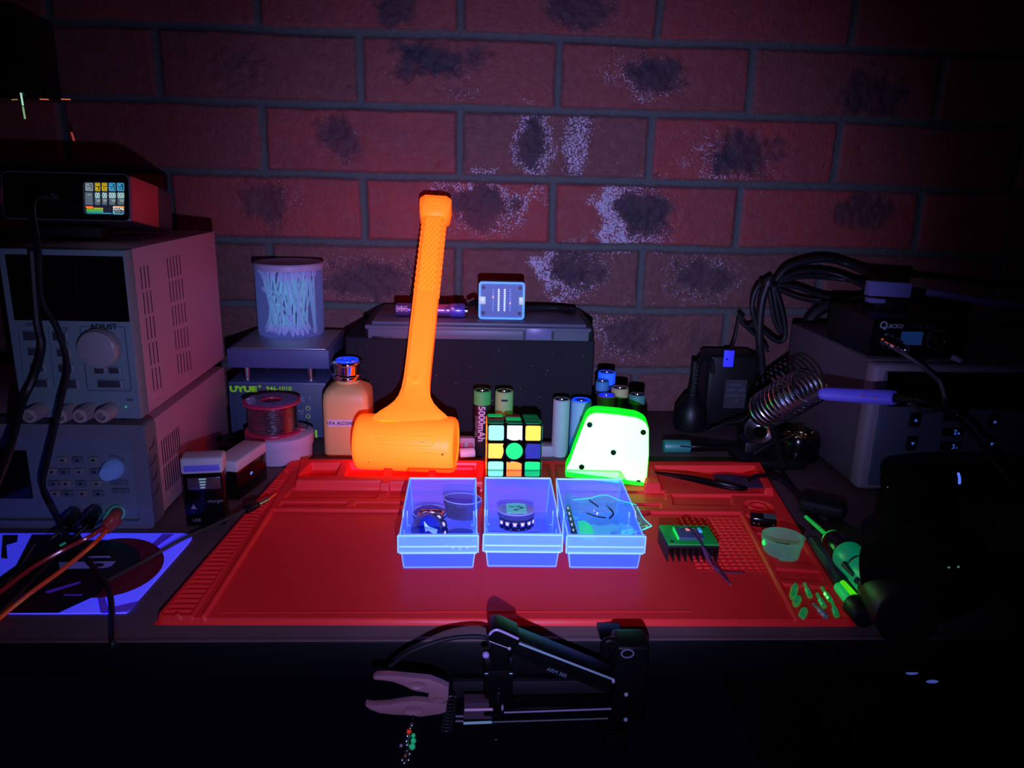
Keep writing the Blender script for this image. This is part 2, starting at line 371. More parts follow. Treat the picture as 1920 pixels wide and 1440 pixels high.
# ================================================================== silicone repair mat
def build_mat():
    FL = Vector((-0.2200, 0.4775, 0)); FR = Vector((0.2750, 0.4730, 0)); BR = Vector((0.3185, 0.790, 0)); BL = Vector((-0.1975, 0.782, 0))
    nx, ny = 1000, 620
    s, t = np.meshgrid(np.linspace(0, 1, nx), np.linspace(0, 1, ny))
    def bil(s, t, k): return (FL[k] * (1 - s) + FR[k] * s) * (1 - t) + (BL[k] * (1 - s) + BR[k] * s) * t
    X = bil(s, t, 0); Y = bil(s, t, 1)
    def poly(pts, z=0.006, raw=False):
        """signed distance (positive inside) to a convex outline given by rays meeting height z"""
        W = [(p.x, p.y) for p in (oZ(u, v, z) for u, v in pts)] if not raw else pts
        A = sum(W[i][0] * W[(i + 1) % len(W)][1] - W[(i + 1) % len(W)][0] * W[i][1] for i in range(len(W)))
        if A < 0: W = W[::-1]
        d = np.full_like(X, 9.0)
        for i in range(len(W)):
            (x0, y0), (x1, y1) = W[i], W[(i + 1) % len(W)]; l = math.hypot(x1 - x0, y1 - y0)
            d = np.minimum(d, ((x1 - x0) * (Y - y0) - (y1 - y0) * (X - x0)) / l)
        return d
    H = np.full_like(X, .0052)
    def cut(pts, zf, z=0.006, w=.0014, rim=0.0):
        nonlocal H
        d = poly(pts, z); m = sstep(d, -w * .2, w)
        if rim: H = np.maximum(H, np.where(d > -rim, 0, 0) + 0); H = H + .0012 * sstep(d, -rim * 1.6, -rim) * (1 - sstep(d, -.0006, .0006))
        H = H * (1 - m) + zf * m
    def raise_(pts, zt, z=0.013, w=.002):
        nonlocal H
        m = sstep(poly(pts, z), -w * .3, w); H = np.maximum(H, H * (1 - m) + zt * m)
    # work field, ruler strip on the left, groove between
    cut([(378, 1164), (1492, 1160), (1388, 962), (512, 956)], .0036, rim=.0035)
    cut([(352, 1166), (372, 1166), (552, 880), (541, 880)], .0040, w=.0016)
    strip = poly([(305, 1150), (352, 1158), (534, 900), (520, 896)], .006)
    ys = (Y - .48) / .0068; rib = np.abs((ys % 1) - .5) * 2
    H = H + sstep(strip, 0, .0012) * (sstep(rib, .55, .9) * .0016 - .0012)
    # far row: a raised block with a string of compartments
    raise_([(552, 906), (1452, 918), (1428, 868), (562, 862)], .0135)
    def tray(pts, zf, z=.0135): cut(pts, zf, z, w=.0022)
    tray([(558, 894), (630, 894), (641, 868), (584, 868)], .005); tray([(646, 894), (717, 894), (722, 868), (655, 868)], .005)
    tray([(732, 894), (803, 895), (806, 868), (737, 868)], .005); tray([(815, 895), (895, 896), (895, 868), (818, 868)], .005); cut([(905, 912), (1213, 924), (1203, 868), (905, 868)], .0052, .010, w=.0018)
    tray([(1240, 915), (1437, 917), (1415, 874), (1226, 874)], .006)
    rul = poly([(1219, 915), (1234, 915), (1222, 874), (1212, 874)], .0135); yr = np.abs((((Y - .6) / .0042) % 1) - .5) * 2
    H = H + sstep(rul, 0, .001) * sstep(yr, .6, .9) * (-.0009)
    # the two shallow rows between the block and the work field
    cut([(532, 933), (706, 933), (716, 914), (548, 914)], .0030, .0065, w=.0018); cut([(722, 933), (1250, 938), (1248, 920), (730, 915)], .0030, .0065, w=.0018)
    cut([(1262, 946), (1376, 948), (1372, 928), (1258, 926)], .0030, .0065, w=.0018)
    cut([(522, 948), (648, 948), (655, 939), (528, 939)], .0032, .0065, w=.001); cut([(662, 948), (1240, 953), (1240, 943), (668, 939)], .0032, .0065, w=.001)
    # right-hand column
    c1 = oZ(1422, 948, .0065); dd = np.sqrt((X - c1.x) ** 2 + ((Y - c1.y) * 1.0) ** 2)
    H = H - .0028 * (1 - sstep(dd, .0125, .0145)) + .0030 * sstep(dd, .0060, .0068) * (1 - sstep(dd, .0085, .0095))
    cut([(1412, 996), (1478, 1003), (1452, 966), (1396, 964)], .0026); cut([(1425, 1012), (1450, 1014), (1440, 1000), (1418, 998)], .0032, w=.001)
    cut([(1462, 1052), (1534, 1060), (1500, 1010), (1436, 1008)], .0026); cut([(1462, 1086), (1546, 1092), (1538, 1070), (1452, 1064)], .0030)
    cut([(1494, 1158), (1588, 1158), (1555, 1100), (1464, 1092)], .0024)
    # grid of little pockets
    g = [(1308, 1070), (1438, 1072), (1386, 968), (1268, 968)]
    d = poly(g, .005); gx = ((X - oZ(1308, 1070, .005).x) / .0058) % 1; gy = ((Y - oZ(1308, 1070, .005).y) / .0062) % 1
    cell = np.minimum(np.minimum(gx, 1 - gx) * .0058, np.minimum(gy, 1 - gy) * .0062)
    H = H + sstep(d, 0, .0006) * (sstep(cell, .0005, .0012) * -.0022 + .0006)
    # embossed line along the front of the field
    ln = poly([(412, 1151), (1300, 1149), (1300, 1146), (414, 1148)], .004); H = H + .0006 * sstep(ln, 0, .0004)
    # pegs in the ruler strip
    for u, v in ((330, 1158), (537, 884)):
        p = oZ(u, v, .006); H = H + .0028 * (1 - sstep(np.sqrt((X - p.x) ** 2 + (Y - p.y) ** 2), .0022, .0032))
    H = H + (vnoise(X, Y, 30, 88) - .5) * .0003
    ed = np.minimum(np.minimum(s, 1 - s) * .51, np.minimum(t, 1 - t) * .31); cx = np.minimum(s, 1 - s) * .51; cy = np.minimum(t, 1 - t) * .31
    foot = sstep(X, -.066, -.062) * (1 - sstep(X, .139, .142)) * sstep(Y, .540, .545) * (1 - sstep(Y, .658, .664)); H = np.where(H > .0040, H * (1 - foot) + .0040 * foot, H)
    R = .008; cor = np.where((cx < R) & (cy < R), R - np.sqrt((R - cx) ** 2 + (R - cy) ** 2), ed)
    H = np.where(cor < 0.0004, -0.0005, H * sstep(cor, -.0006, .0026) + .0003)
    m = fluor('red_silicone', (1.02, 0.048, 0.040), (0.055, 0.0002, 0.001), 1.0, rough=0.35, gloss=0.025, vary=0.06, scale=25, bump=0.1)
    o = gridmesh('silicone_mat', np.stack([X, Y, H + .0006], -1), m)
    tagit(o, 'large red-orange silicone repair mat with moulded trays lying on the desk', 'mat')
build_mat()

# ================================================================== three open drawers on the mat
TUB = film('glowing_clear_plastic', (0.82, 0.80, 1.0), (0.30, 0.50, 1.10), 0.22, (0.05, 0.20, 1.9), 0.55, edge=0.32)
RIM = fluor('glowing_plastic_edge', (0.65, 1.25, 1.2), (0.20, 0.38, 1.0), 0.5)
TUBL = film('glowing_band_plastic', (0.82, 0.80, 1.0), (0.42, 0.85, 1.15), 0.42, (0.14, 0.36, 1.9), 0.6, edge=0.3)
def frame_xy(x0, x1, y0, y1, z0, z1, t):
    return [box(x0, x1, y0, y0 + t, z0, z1), box(x0, x1, y1 - t, y1, z0, z1), box(x0, x0 + t, y0 + t, y1 - t, z0, z1), box(x1 - t, x1, y0 + t, y1 - t, z0, z1)]
def drawer(x, y, label, rz):
    t = thing('storage_bin', (x, y, 0.0046), label, 'drawer', 'open parts drawers in a row', rz); w = .0300; b = .0272; dp = .106; hh = .0325; e = .0012
    def wall(p, q, r, s_):   # quad slab given four corners outside, thickness inward by normal
        n = (q - p).cross(r - p).normalized() * e; V = [p, q, r, s_] + [v + n for v in (p, q, r, s_)]
        return (V, [[0, 1, 2, 3], [7, 6, 5, 4], [0, 4, 5, 1], [1, 5, 6, 2], [2, 6, 7, 3], [3, 7, 4, 0]])
    v = Vector
    part(t, 'floor_panel', TUB, box(-b, b, 0, dp - .005, 0, e), local=True)
    part(t, 'front_panel', TUB, wall(v((-b, 0, 0)), v((b, 0, 0)), v((b + .0016, -.001, .0150)), v((-b - .0016, -.001, .0150))), local=True)
    part(t, 'back_panel', TUB, wall(v((b, dp - .005, 0)), v((-b, dp - .005, 0)), v((-w, dp, hh)), v((w, dp, hh))), local=True)
    for s_ in (-1, 1):
        pts = [v((s_ * b, 0, 0)), v((s_ * b, dp - .005, 0)), v((s_ * w, dp, hh)), v((s_ * w, 0.0, hh - .004))]
        part(t, 'side_panel', TUB, wall(*(pts if s_ < 0 else pts[::-1])), local=True)
        part(t, 'side_rib', RIM, box(s_ * (w - .0022), s_ * (w - .0012), .050, .0512, .003, hh - .007), box(s_ * (w - .0042), s_ * (w - .0012), .050, .0508, .012, .0128),
             box(s_ * (w - .0022), s_ * (w - .0012), .018, .0192, .003, hh - .009), local=True)
        part(t, 'side_rim', RIM, rod((s_ * w, -.001, hh - .004), (s_ * w, .030, hh - .004), .0007, 8), rod((s_ * w, .030, hh - .004), (s_ * w, .036, hh), .0007, 8), rod((s_ * w, .036, hh), (s_ * w, dp, hh), .0007, 8),
             rod((s_ * b, 0, 0.0006), (s_ * (b + .0016), -.001, .015), .0005, 8), rod((s_ * b, dp - .005, 0.001), (s_ * w, dp, hh), .0006, 8), local=True)
    part(t, 'label_holder', TUBL, box(-w - .0012, w + .0012, -.0042, -.0012, .0150, .0152), box(-w - .0012, w + .0012, -.0042, -.003, .0150, hh - .0035), box(-w - .0012, w + .0012, -.0042, 0, hh - .0038, hh - .003), local=True)
    part(t, 'holder_rim', RIM, rod((-w, -.0044, .0150), (w, -.0044, .0150), .0007, 8), rod((-w, -.0044, .0205), (w, -.0044, .0205), .0006, 8), rod((-w - .001, -.0036, hh - .003), (w + .001, -.0036, hh - .003), .0006, 8),
         rod((-w - .0012, -.0036, .015), (-w - .0012, -.0036, hh - .003), .0006, 8), rod((w + .0012, -.0036, .015), (w + .0012, -.0036, hh - .003), .0006, 8), local=True)
    part(t, 'back_rim', RIM, rod((-w, dp, hh), (w, dp, hh), .0009, 8), local=True); part(t, 'bottom_edge', RIM, rod((-b, 0, .0005), (b, 0, .0005), .0005, 8), local=True)
    return t
drawer(-.0270, .5500, 'blue glowing parts drawer holding round tubs, left of the three on the mat', 0.01)
drawer(.0395, .5520, 'blue glowing parts drawer with one labelled round tub, middle of the three', -0.012)
drawer(.1050, .5500, 'blue glowing parts drawer stuffed with a clear bag, right of the three', -0.012)

CUPRIM = fluor('cup_rim_glow', (0.40, 0.45, 0.75), (0.06, 0.08, 0.26), 0.8)
CUP = film('clear_cup_plastic', (0.75, 0.72, 0.85), (0.28, 0.26, 0.42), 0.26, (0.03, 0.04, 0.2), 0.15, edge=0.5)
STRIPM = pmat('dark_led_strip', (0.02, 0.02, 0.05), 0.4)
LEDM = fluor('led_phosphor', (1.6, 0.9, 0.7), (1.0, 0.62, 0.5), 0.9)
PADM = pmat('pale_led_package', (0.55, 0.6, 1.0), 0.4)
HOLEM = pmat('pale_hole', (0.5, 0.55, 0.8), 0.5)
def cup(name, p, r, h, M, label, cat='cup', group=None, mt=CUP):
    t = thing(name, p, label, cat, group); X = Matrix.Translation(p) @ M
    part(t, 'cup_body', mt, tf(lathe([(r * .86, 0), (r * .95, h * .70), (r, h * .72), (r, h), (r - .0009, h), (r - .0009, h * .74), (r * .95 - .0009, h * .70), (r * .86 - .0009, .0009), (0.0001, .0009)], 40, False), X), tf(cyl(r * .86, 0, .0006, 40), X))
    part(t, 'rim', CUPRIM if mt is CUP else mt, tf(lathe([(r - .0007, h - .0004), (r + .0003, h - .0004), (r + .0003, h + .0004), (r - .0007, h + .0004), (r - .0007, h - .0004)], 40, False), X))
    return t, X
def led_roll(t, X, r, z0, z1, a0, a1, n):
    """a strip of square LEDs wound inside radius r"""
    V = []; F = []; m = 24
    for k in range(m + 1):
        a = a0 + (a1 - a0) * k / m; V += [Vector((r * math.cos(a), r * math.sin(a), z0)), Vector((r * math.cos(a), r * math.sin(a), z1))]
    F = [[2 * k, 2 * k + 2, 2 * k + 3, 2 * k + 1] for k in range(m)]
    st = part(t, 'led_strip', STRIPM, tf((V, F), X), label='dark tape of square LEDs')
    hz = z1 - z0
    for k in range(n):
        a = a0 + (a1 - a0) * (k + .5) / n; Mk = X @ Euler((0, 0, a), 'XYZ').to_matrix().to_4x4() @ Matrix.Translation((r, 0, z0 + hz * .62)); q = hz * .22
        part(st, 'led', LEDM, tf(box(0, .0006, -q * .55, q * .55, -q * .55, q * .55), Mk))
        part(st, 'led_package', PADM, tf(box(0, .0004, -q, q, -q, q), Mk))
        for j in (-.5, .5): part(st, 'sprocket_hole', HOLEM, tf(cyl(hz * .065, 0, .0004, 8), Mk @ Matrix.Translation((0, j * (a1 - a0) * r / n / 1.0, -hz * .48)) @ Euler((0, PI / 2, 0)).to_matrix().to_4x4()))
I4 = Matrix.Identity(4)
# left drawer
t, X = cup('parts_cup', (-.0100, .6210, .0165), .0165, .0155, Euler((-.12, 0.05, 0)).to_matrix().to_4x4(), 'round clear cup of small dark parts, back right inside the left drawer')
part(t, 'dark_parts', pmat('dark_chips', (0.05, 0.04, 0.07), 0.4), *[tf(box(-.003, .003, -.0015, .0015, 0, .0012), X @ at(random.uniform(-.009, .009), random.uniform(-.009, .009), .001 + .0006 * k, random.uniform(0, 3))) for k in range(9)])
t, X = cup('parts_cup', (-.0105, .5830, .0060), .0155, .0100, I4, 'low round cup of LEDs lying under the others at the front of the left drawer'); led_roll(t, X, .0145, .001, .0085, -2.6, -.5, 5)
Xr = Matrix.Translation((-.036, .588, .0190)) @ Euler((1.32, 0, -.45), 'XYZ').to_matrix().to_4x4()
t = thing('led_tape_roll', (-.036, .588, .0060), 'upright clear reel of LED tape leaning at the front left of the left drawer', 'reel')
part(t, 'reel_shell', CUP, tf(lathe([(.0130, -.005), (.0145, -.005), (.0145, .006), (.0130, .006), (.0125, .005), (.0125, -.004), (.0130, -.005)], 36, False), Xr))
led_roll(t, Xr, .0148, -.004, .005, -.2, 2.2, 5)
part(t, 'blue_core', pmat('blue_film', (0.03, 0.05, 0.5), 0.2), tf(lathe([(.0001, -.003), (.0105, -.003), (.0122, -.0038)], 36, False), Xr))
part(t, 'silver_flap', RIM, tf(prism([(-.002, -.008), (.003, -.008), (.0025, .001), (.005, .006), (-.003, .002), (-.001, .0)], .000, .0006), Xr @ at(-.001, 0, 0, 1.4)))
t, X = cup('parts_cup', (-.0380, .6220, .0075), .0150, .0120, I4, 'round cup with copper coloured foil behind the upright reel in the left drawer')
part(t, 'foil_scrap', fluor('copper_foil', (1.0, 0.25, 0.2), (0.25, 0.03, 0.03), 1.0), tf(prism([(-.011, -.008), (.010, -.010), (.013, .002), (.004, .006), (-.008, .005)], .0115, .0121), X))
part(t, 'black_chips', BLACK, *[tf(box(-.0025, .0025, -.0015, .0015, 0, .001), X @ at(-.006 + .0035 * k, -.001 + .001 * (k % 2), .0122, k)) for k in range(5)])
# middle drawer
t, X = cup('labelled_tub', (.0375, .6130, .0105), .0160, .0150, Euler((-.10, 0, 0)).to_matrix().to_4x4(), 'closed round tub of LED tape with a handwritten pale label, in the middle drawer', 'tub')
led_roll(t, X, .0155, .001, .0098, -2.75, -.2, 6)
part(t, 'lid', film('tub_lid', (.8, .8, .95), (.7, .62, .95), .6, (.1, .1, .4), .2), tf(cyl(.0162, .0146, .0158, 40), X))
lb = part(t, 'paper_label', fluor('cyan_label', (0.30, 1.15, 0.75), (0.05, 0.28, 0.40), 0.6), tf(prism([(-.0085, -.0125), (.0085, -.0125), (.0085, .0125), (0, .0145), (-.0085, .0125)], .0159, .0162), X), label='pale cyan label with handwriting')
for k, (dx, dy) in enumerate(((-.004, .003), (.003, .003), (-.003, -.004), (.003, -.004))):
    part(lb, 'handwriting', INK, tf(tube([(dx - .0022, dy, 0), (dx - .0012, dy + .002, 0), (dx, dy - .001, 0), (dx + .0010, dy + .0018, 0), (dx + .0022, dy - .0006, 0)], .00025, 5, 4), X @ at(0, 0, .0164, .3 * k)))
solid('small_plastic_bag', film('clear_bag', (.85, .85, .95), (.5, .55, .9), .25, (.05, .06, .3), .2),
      [(([oZ(u, v, z) for u, v, z in ((918, 1004, .02), (922, 995, .020), (975, 1006, .011), (1040, 1012, .010), (1034, 998, .010), (962, 1000, .009))]), [[0, 1, 2], [1, 5, 2], [5, 4, 3, 2]])],
      'flat clear plastic bag lying at the front of the middle drawer', 'bag')
solid('component_strip', BLACK, [tube([oZ(950, 1003, .010), oZ(985, 1001, .0085), oZ(1010, 1000, .0075)], .0012, 6, 6), tube([oZ(955, 1000, .010), oZ(990, 1003, .009), oZ(1005, 1001, .0075)], .0009, 6, 6)], 'short dark strip of components at the front of the middle drawer', 'component strip')
# right drawer: crumpled clear bag, LED strip
def sheet(ctrl, k=7, jit=.0008):
    """ctrl: rows of points; smooth crumpled surface"""
    rows = [spline(r, k) for r in ctrl]; cols = [spline([r[i] for r in rows], k) for i in range(len(rows[0]))]
    n = len(cols); m = len(cols[0]); V = [cols[i][j] + Vector((random.uniform(-jit, jit), random.uniform(-jit, jit), random.uniform(-jit, jit))) for i in range(n) for j in range(m)]
    F = [[i * m + j, (i + 1) * m + j, (i + 1) * m + j + 1, i * m + j + 1] for i in range(n - 1) for j in range(m - 1)]; return (V, F)
BAG = film('clear_crinkled_bag', (.78, .95, .92), (.15, .85, .60), .20, (.0, .22, .16), .35, rough=.08, gloss=.3, edge=.40)
ctrl = [[oZ(1072, 1004, .024), oZ(1110, 1008, .020), oZ(1150, 1006, .020), oZ(1192, 998, .026), oZ(1222, 985, .030)],
        [oZ(1062, 975, .030), oZ(1105, 985, .014), oZ(1150, 980, .016), oZ(1190, 975, .026), oZ(1206, 972, .030)],
        [oZ(1058, 950, .035), oZ(1095, 955, .022), oZ(1140, 955, .024), oZ(1170, 952, .032), oZ(1196, 950, .036)],
        [oZ(1059, 918, .045), oZ(1085, 933, .036), oZ(1135, 928, .042), oZ(1160, 940, .038), oZ(1193, 945, .036)]]
bag = thing('clear_plastic_bag', tuple(oZ(1130, 990, .010)), 'crinkled clear plastic bag spilling over the right drawer', 'bag')
part(bag, 'bag_film', BAG, sheet(ctrl))
part(bag, 'folded_edge', fluor('bag_fold', (.3, 2.2, 1.3), (.0, .45, .3), .6), tube([oZ(1075, 937, .037), oZ(1105, 934, .042), oZ(1135, 928, .044), oZ(1162, 938, .040), oZ(1193, 946, .038)], .0009, 6, 6, flat=.4),
     tube([oZ(1222, 986, .031), oZ(1206, 971, .033), oZ(1195, 950, .037)], .0004, 6, 6), tube([oZ(1222, 986, .031), oZ(1200, 995, .028), oZ(1170, 1003, .020)], .0006, 6, 6))
part(bag, 'green_sheet', fluor('green_foam', (.2, 3.0, .5), (.0, .35, .05), .5), (([oZ(u, v, .012) for u, v in ((1083, 977), (1095, 976), (1108, 985), (1114, 1000), (1118, 1012), (1090, 1012))]), [[0, 1, 2, 3, 4, 5]]), label='glowing green foam scrap seen through the film')
part(bag, 'dark_wire', CABLE, tube([oZ(1100, 962, .022), oZ(1118, 968, .021), oZ(1136, 971, .022)], .0006, 6, 6), tube([oZ(1105, 938, .034), oZ(1115, 945, .032), oZ(1122, 951, .030)], .0006, 6, 6), tube([oZ(1138, 948, .026), oZ(1150, 962, .024), oZ(1143, 972, .022)], .0008, 6, 6))
strip = thing('led_strip_length', tuple(oZ(1078, 1000, .012)), 'dark length of LED tape standing at the left side of the right drawer', 'led strip')
a = oZ(1060, 948, .034); b = oZ(1074, 1013, .024); c = oZ(1086, 1012, .022); d = oZ(1068, 946, .032); m1 = (b - a)
part(strip, 'tape', STRIPM, (([a, b, c, d]), [[0, 1, 2, 3]]))
nrm = (b - a).cross(d - a).normalized() * -1
if nrm.dot(C0 - a) < 0: nrm = -nrm
for k in range(6):
    f = (k + .6) / 6.2; p = a.lerp(b, f).lerp(d.lerp(c, f), .36) + nrm * .0004; ex = (d - a).normalized() * .0020; ey = (b - a).normalized() * .0022
    part(strip, 'led_package', PADM, (([p - ex - ey, p + ex - ey, p + ex + ey, p - ex + ey]), [[0, 1, 2, 3]]))
    p = p + nrm * .0003; part(strip, 'led', LEDM, (([p - ex * .4 - ey * .4, p + ex * .4 - ey * .4, p + ex * .4 + ey * .4, p - ex * .4 + ey * .4]), [[0, 1, 2, 3]]))
for k in range(12):
    f = (k + .6) / 12.2; p = a.lerp(b, f).lerp(d.lerp(c, f), .88) + nrm * .0004; ex = (d - a).normalized() * .0006; ey = (b - a).normalized() * .0007
    part(strip, 'sprocket_hole', HOLEM, (([p - ex - ey, p + ex - ey, p + ex + ey, p - ex + ey]), [[0, 1, 2, 3]]))
# ================================================================== orange dead-blow hammer leaning back on the case
HM = fluor('orange_dead_blow', (2.2, 1.05, 0.045), (1.15, 0.04, 0.0005), 1.0, rough=0.4, gloss=0.03, vary=0.03, scale=30, bump=0.1)
HD = pmat('dark_scuff', (0.35, 0.06, 0.01), 0.6)
ham = thing('dead_blow_hammer', (-0.069, 0.757, 0.0052), 'glowing orange dead-blow hammer standing on its head beside the alcohol bottle', 'hammer')
hc = Vector((-0.0696, 0.757, 0.0350)); hz = Vector((1, -0.11, 0.006)).normalized(); hr = 0.0292
Xh = Matrix.Translation(hc) @ hz.to_track_quat('Z', 'Y').to_matrix().to_4x4()
hl = .0515
part(ham, 'head', HM, tf(lathe([(0.0001, -hl + .0015), (hr * .72, -hl + .0012), (hr * .76, -hl), (hr * .88, -hl), (hr * .97, -hl + .0022), (hr, -hl + .006), (hr, hl - .006), (hr * .97, hl - .0022), (hr * .88, hl), (hr * .76, hl), (hr * .72, hl - .0012), (0.0001, hl - .0015)], 64, False), Xh))
hx = [(785, 748, .785), (789, 690, .820), (797, 600, .865), (804, 520, .898), (809, 470, .915)]
ax = Vector((0, .815, 1)).normalized()
def hframe(p, xdir=Vector((1, 0, 0))):
    zt = (oY(816, 385, .946) - oY(777, 745, .778)).normalized(); xt = (xdir - zt * xdir.dot(zt)).normalized(); yt = zt.cross(xt)
    return p, xt, yt, zt
P0 = oY(779, 745, .779); P1 = oY(817, 386, .946); _, XT, YT, ZT = hframe(P0)
LEN = (P1 - P0).length
def sect(c, wx, wy, ch=.32, n=None):
    """chamfered rectangle cross-section"""
    o = [(wx, -wy * (1 - ch)), (wx, wy * (1 - ch)), (wx * (1 - ch), wy), (-wx * (1 - ch), wy), (-wx, wy * (1 - ch)), (-wx, -wy * (1 - ch)), (-wx * (1 - ch), -wy), (wx * (1 - ch), -wy)]
    return [c + XT * a + YT * b for a, b in o]
def loft(sections, cap=True):
    n = len(sections[0]); V = [v for s_ in sections for v in s_]; F = []
    for i in range(len(sections) - 1):
        for k in range(n): j = (k + 1) % n; F.append([i * n + k, i * n + j, (i + 1) * n + j, (i + 1) * n + k])
    if cap: F += [list(range(n))[::-1], [(len(sections) - 1) * n + k for k in range(n)]]
    return (V, F)
# flare out of the head, then the plain shaft
fl = []
for q, wx, wy in ((-.034, .0420, .014), (-.028, .0395, .0145), (-.022, .0335, .0145), (-.016, .0262, .0142), (-.010, .0205, .0138), (-.003, .0168, .0134), (.006, .0146, .0130), (.02, .0136, .0126), (.045, .0134, .0122)):
    fl.append(sect(P0 + ZT * q, wx, wy, .3))
for q in (.08, .11, LEN * .50): fl.append(sect(P0 + ZT * q, .0136, .0120, .3))
part(ham, 'shaft', HM, loft(fl))
g0, g1 = LEN * .50, LEN * .925
part(ham, 'grip', HM, loft([sect(P0 + ZT * q, .0132, .0116, .3) for q in np.linspace(g0, g1, 4)]))
# diamond knurl: rows of small raised lozenges on the front and both flanks
stV = []; stF = []
PW_, PH_ = .0056, .0080
nrow = int((g1 - g0 - .004) / (PH_ / 2))
def stud(c, ex, ey, en):
    o = len(stV)
    for s_, h_ in ((.94, 0), (.58, .0011)):
        for dx, dy in ((1, 0), (0, 1), (-1, 0), (0, -1)): stV.append(c + ex * dx * PW_ / 2 * s_ + ey * dy * PH_ / 2 * s_ + en * h_)
    stF.extend([[o + 4, o + 5, o + 6, o + 7]] + [[o + k, o + (k + 1) % 4, o + 4 + (k + 1) % 4, o + 4 + k] for k in range(4)])
for rr_ in range(nrow):
    z_ = g0 + .003 + rr_ * PH_ / 2
    for cc_ in range(-2, 3):
        x_ = (cc_ + (.5 if rr_ % 2 else 0)) * PW_
        if abs(x_) < .0098: stud(P0 + ZT * z_ + XT * x_ - YT * .0115, XT, ZT, -YT)
    for sg in (-1, 1):
        for cc_ in (-1, 0, 1):
            y_ = (cc_ + (.5 if rr_ % 2 else 0)) * PW_
            if abs(y_) < .0075: stud(P0 + ZT * z_ + XT * sg * .0131 + YT * y_, YT, ZT, XT * sg)
part(ham, 'knurling', HM, (stV, stF), kind='stuff', smooth=False)
part(ham, 'end_cap', HM, loft([sect(P0 + ZT * q, wx, wy, .3) for q, wx, wy in ((g1 - .004, .0137, .0122), (g1, .0172, .0150), (LEN - .006, .0186, .0165), (LEN, .0188, .0168), (LEN + .0035, .0178, .0155))]))
Xc = Matrix(((XT.x, ZT.x, -YT.x, 0), (XT.y, ZT.y, -YT.y, 0), (XT.z, ZT.z, -YT.z, 0), (0, 0, 0, 1)))
pc = P0 + ZT * (LEN - .006) - YT * .0163
part(ham, 'cap_mark', HM, tf(ring(rrect(-.006, .006, -.003, .003, .0006), rrect(-.0056, .0056, -.0026, .0026, .0004), 0, .0006), Matrix.Translation(pc) @ Xc))
pc = P0 + ZT * .014 - YT * .0128
part(ham, 'shaft_button', HM, tf(lathe([(.0042, 0), (.0044, .0006), (.0038, .0009), (.0001, .0009)], 24, False), Matrix.Translation(pc) @ Xc))
mk = []
pts = rrect(-.0325, .0325, -.0046, .0046, .0045, 6)
for (x, y) in pts + pts[:1]:
    r_ = hr + .0001; a = -.42 + y / r_; mk.append(hc + hz * (x - .003) + Vector((0, -math.cos(a) * r_, -math.sin(a) * r_ * -1 if False else -math.sin(a) * r_)))
mk = [Vector((p.x, p.y, hc.z + (hc.z - p.z) * -1)) for p in mk]
part(ham, 'label_outline', HM, tube(mk, .0006, 5, 1))
def on_head(x, a): return hc + hz * x + Vector((0, -math.cos(a), math.sin(a))) * (hr + .00005)
part(ham, 'scuff_mark', HD, tube([on_head(.016, .02), on_head(.024, .03), on_head(.034, .0), on_head(.039, -.02)], .0002, 4, 3), tube([on_head(-.043, .1), on_head(-.03, .09), on_head(-.02, .1)], .00015, 4, 3))
part(ham, 'scratch', HD, sphere(on_head(.0385, 0), .0011, n=8)); part(ham, 'scratch', HD, sphere(on_head(-.037, -.45), .0007, n=8)); part(ham, 'scratch', HD, sphere(on_head(.018, .4), .0006, n=8))

# ================================================================== puzzle cube
CB = .0184
def sticker(n, c, e): return fluor('cube_' + n, c, e, 1.0, rough=.25, gloss=.06, vary=.02)
SM = {'m': sticker('mint', (.85, 3.4, 1.0), (.04, .38, .08)), 'w': sticker('white', (2.4, 2.8, 1.1), (.25, .35, .28)), 'y': sticker('yellow', (2.8, 1.7, .06), (.55, .20, .0)),
      'g': sticker('green', (.01, 2.0, .16), (.0, .22, .05)), 'b': sticker('blue', (.03, .03, .30), (.005, .005, .05)), 'o': sticker('orange', (2.8, 1.0, .02), (.65, .09, .0)),
      'r': sticker('dull_red', (.35, .10, .08), (.01, .0, .0)), 'd': sticker('dull_green', (.02, .42, .1), (.0, .03, .01))}
cp = oZ(961, 903, .0062)
cx0 = .0128; cy0 = .7170; cz0 = .0058
cube = thing('puzzle_cube', (cx0 + CB * 1.5, cy0 + CB * 1.5, cz0), 'small three by three puzzle cube with glowing coloured faces behind the middle drawer', 'puzzle cube')
rows = ['myg'[0] + 'wy', 'ygb', 'mog']
tops = ['ddd', 'rgd', 'grd']
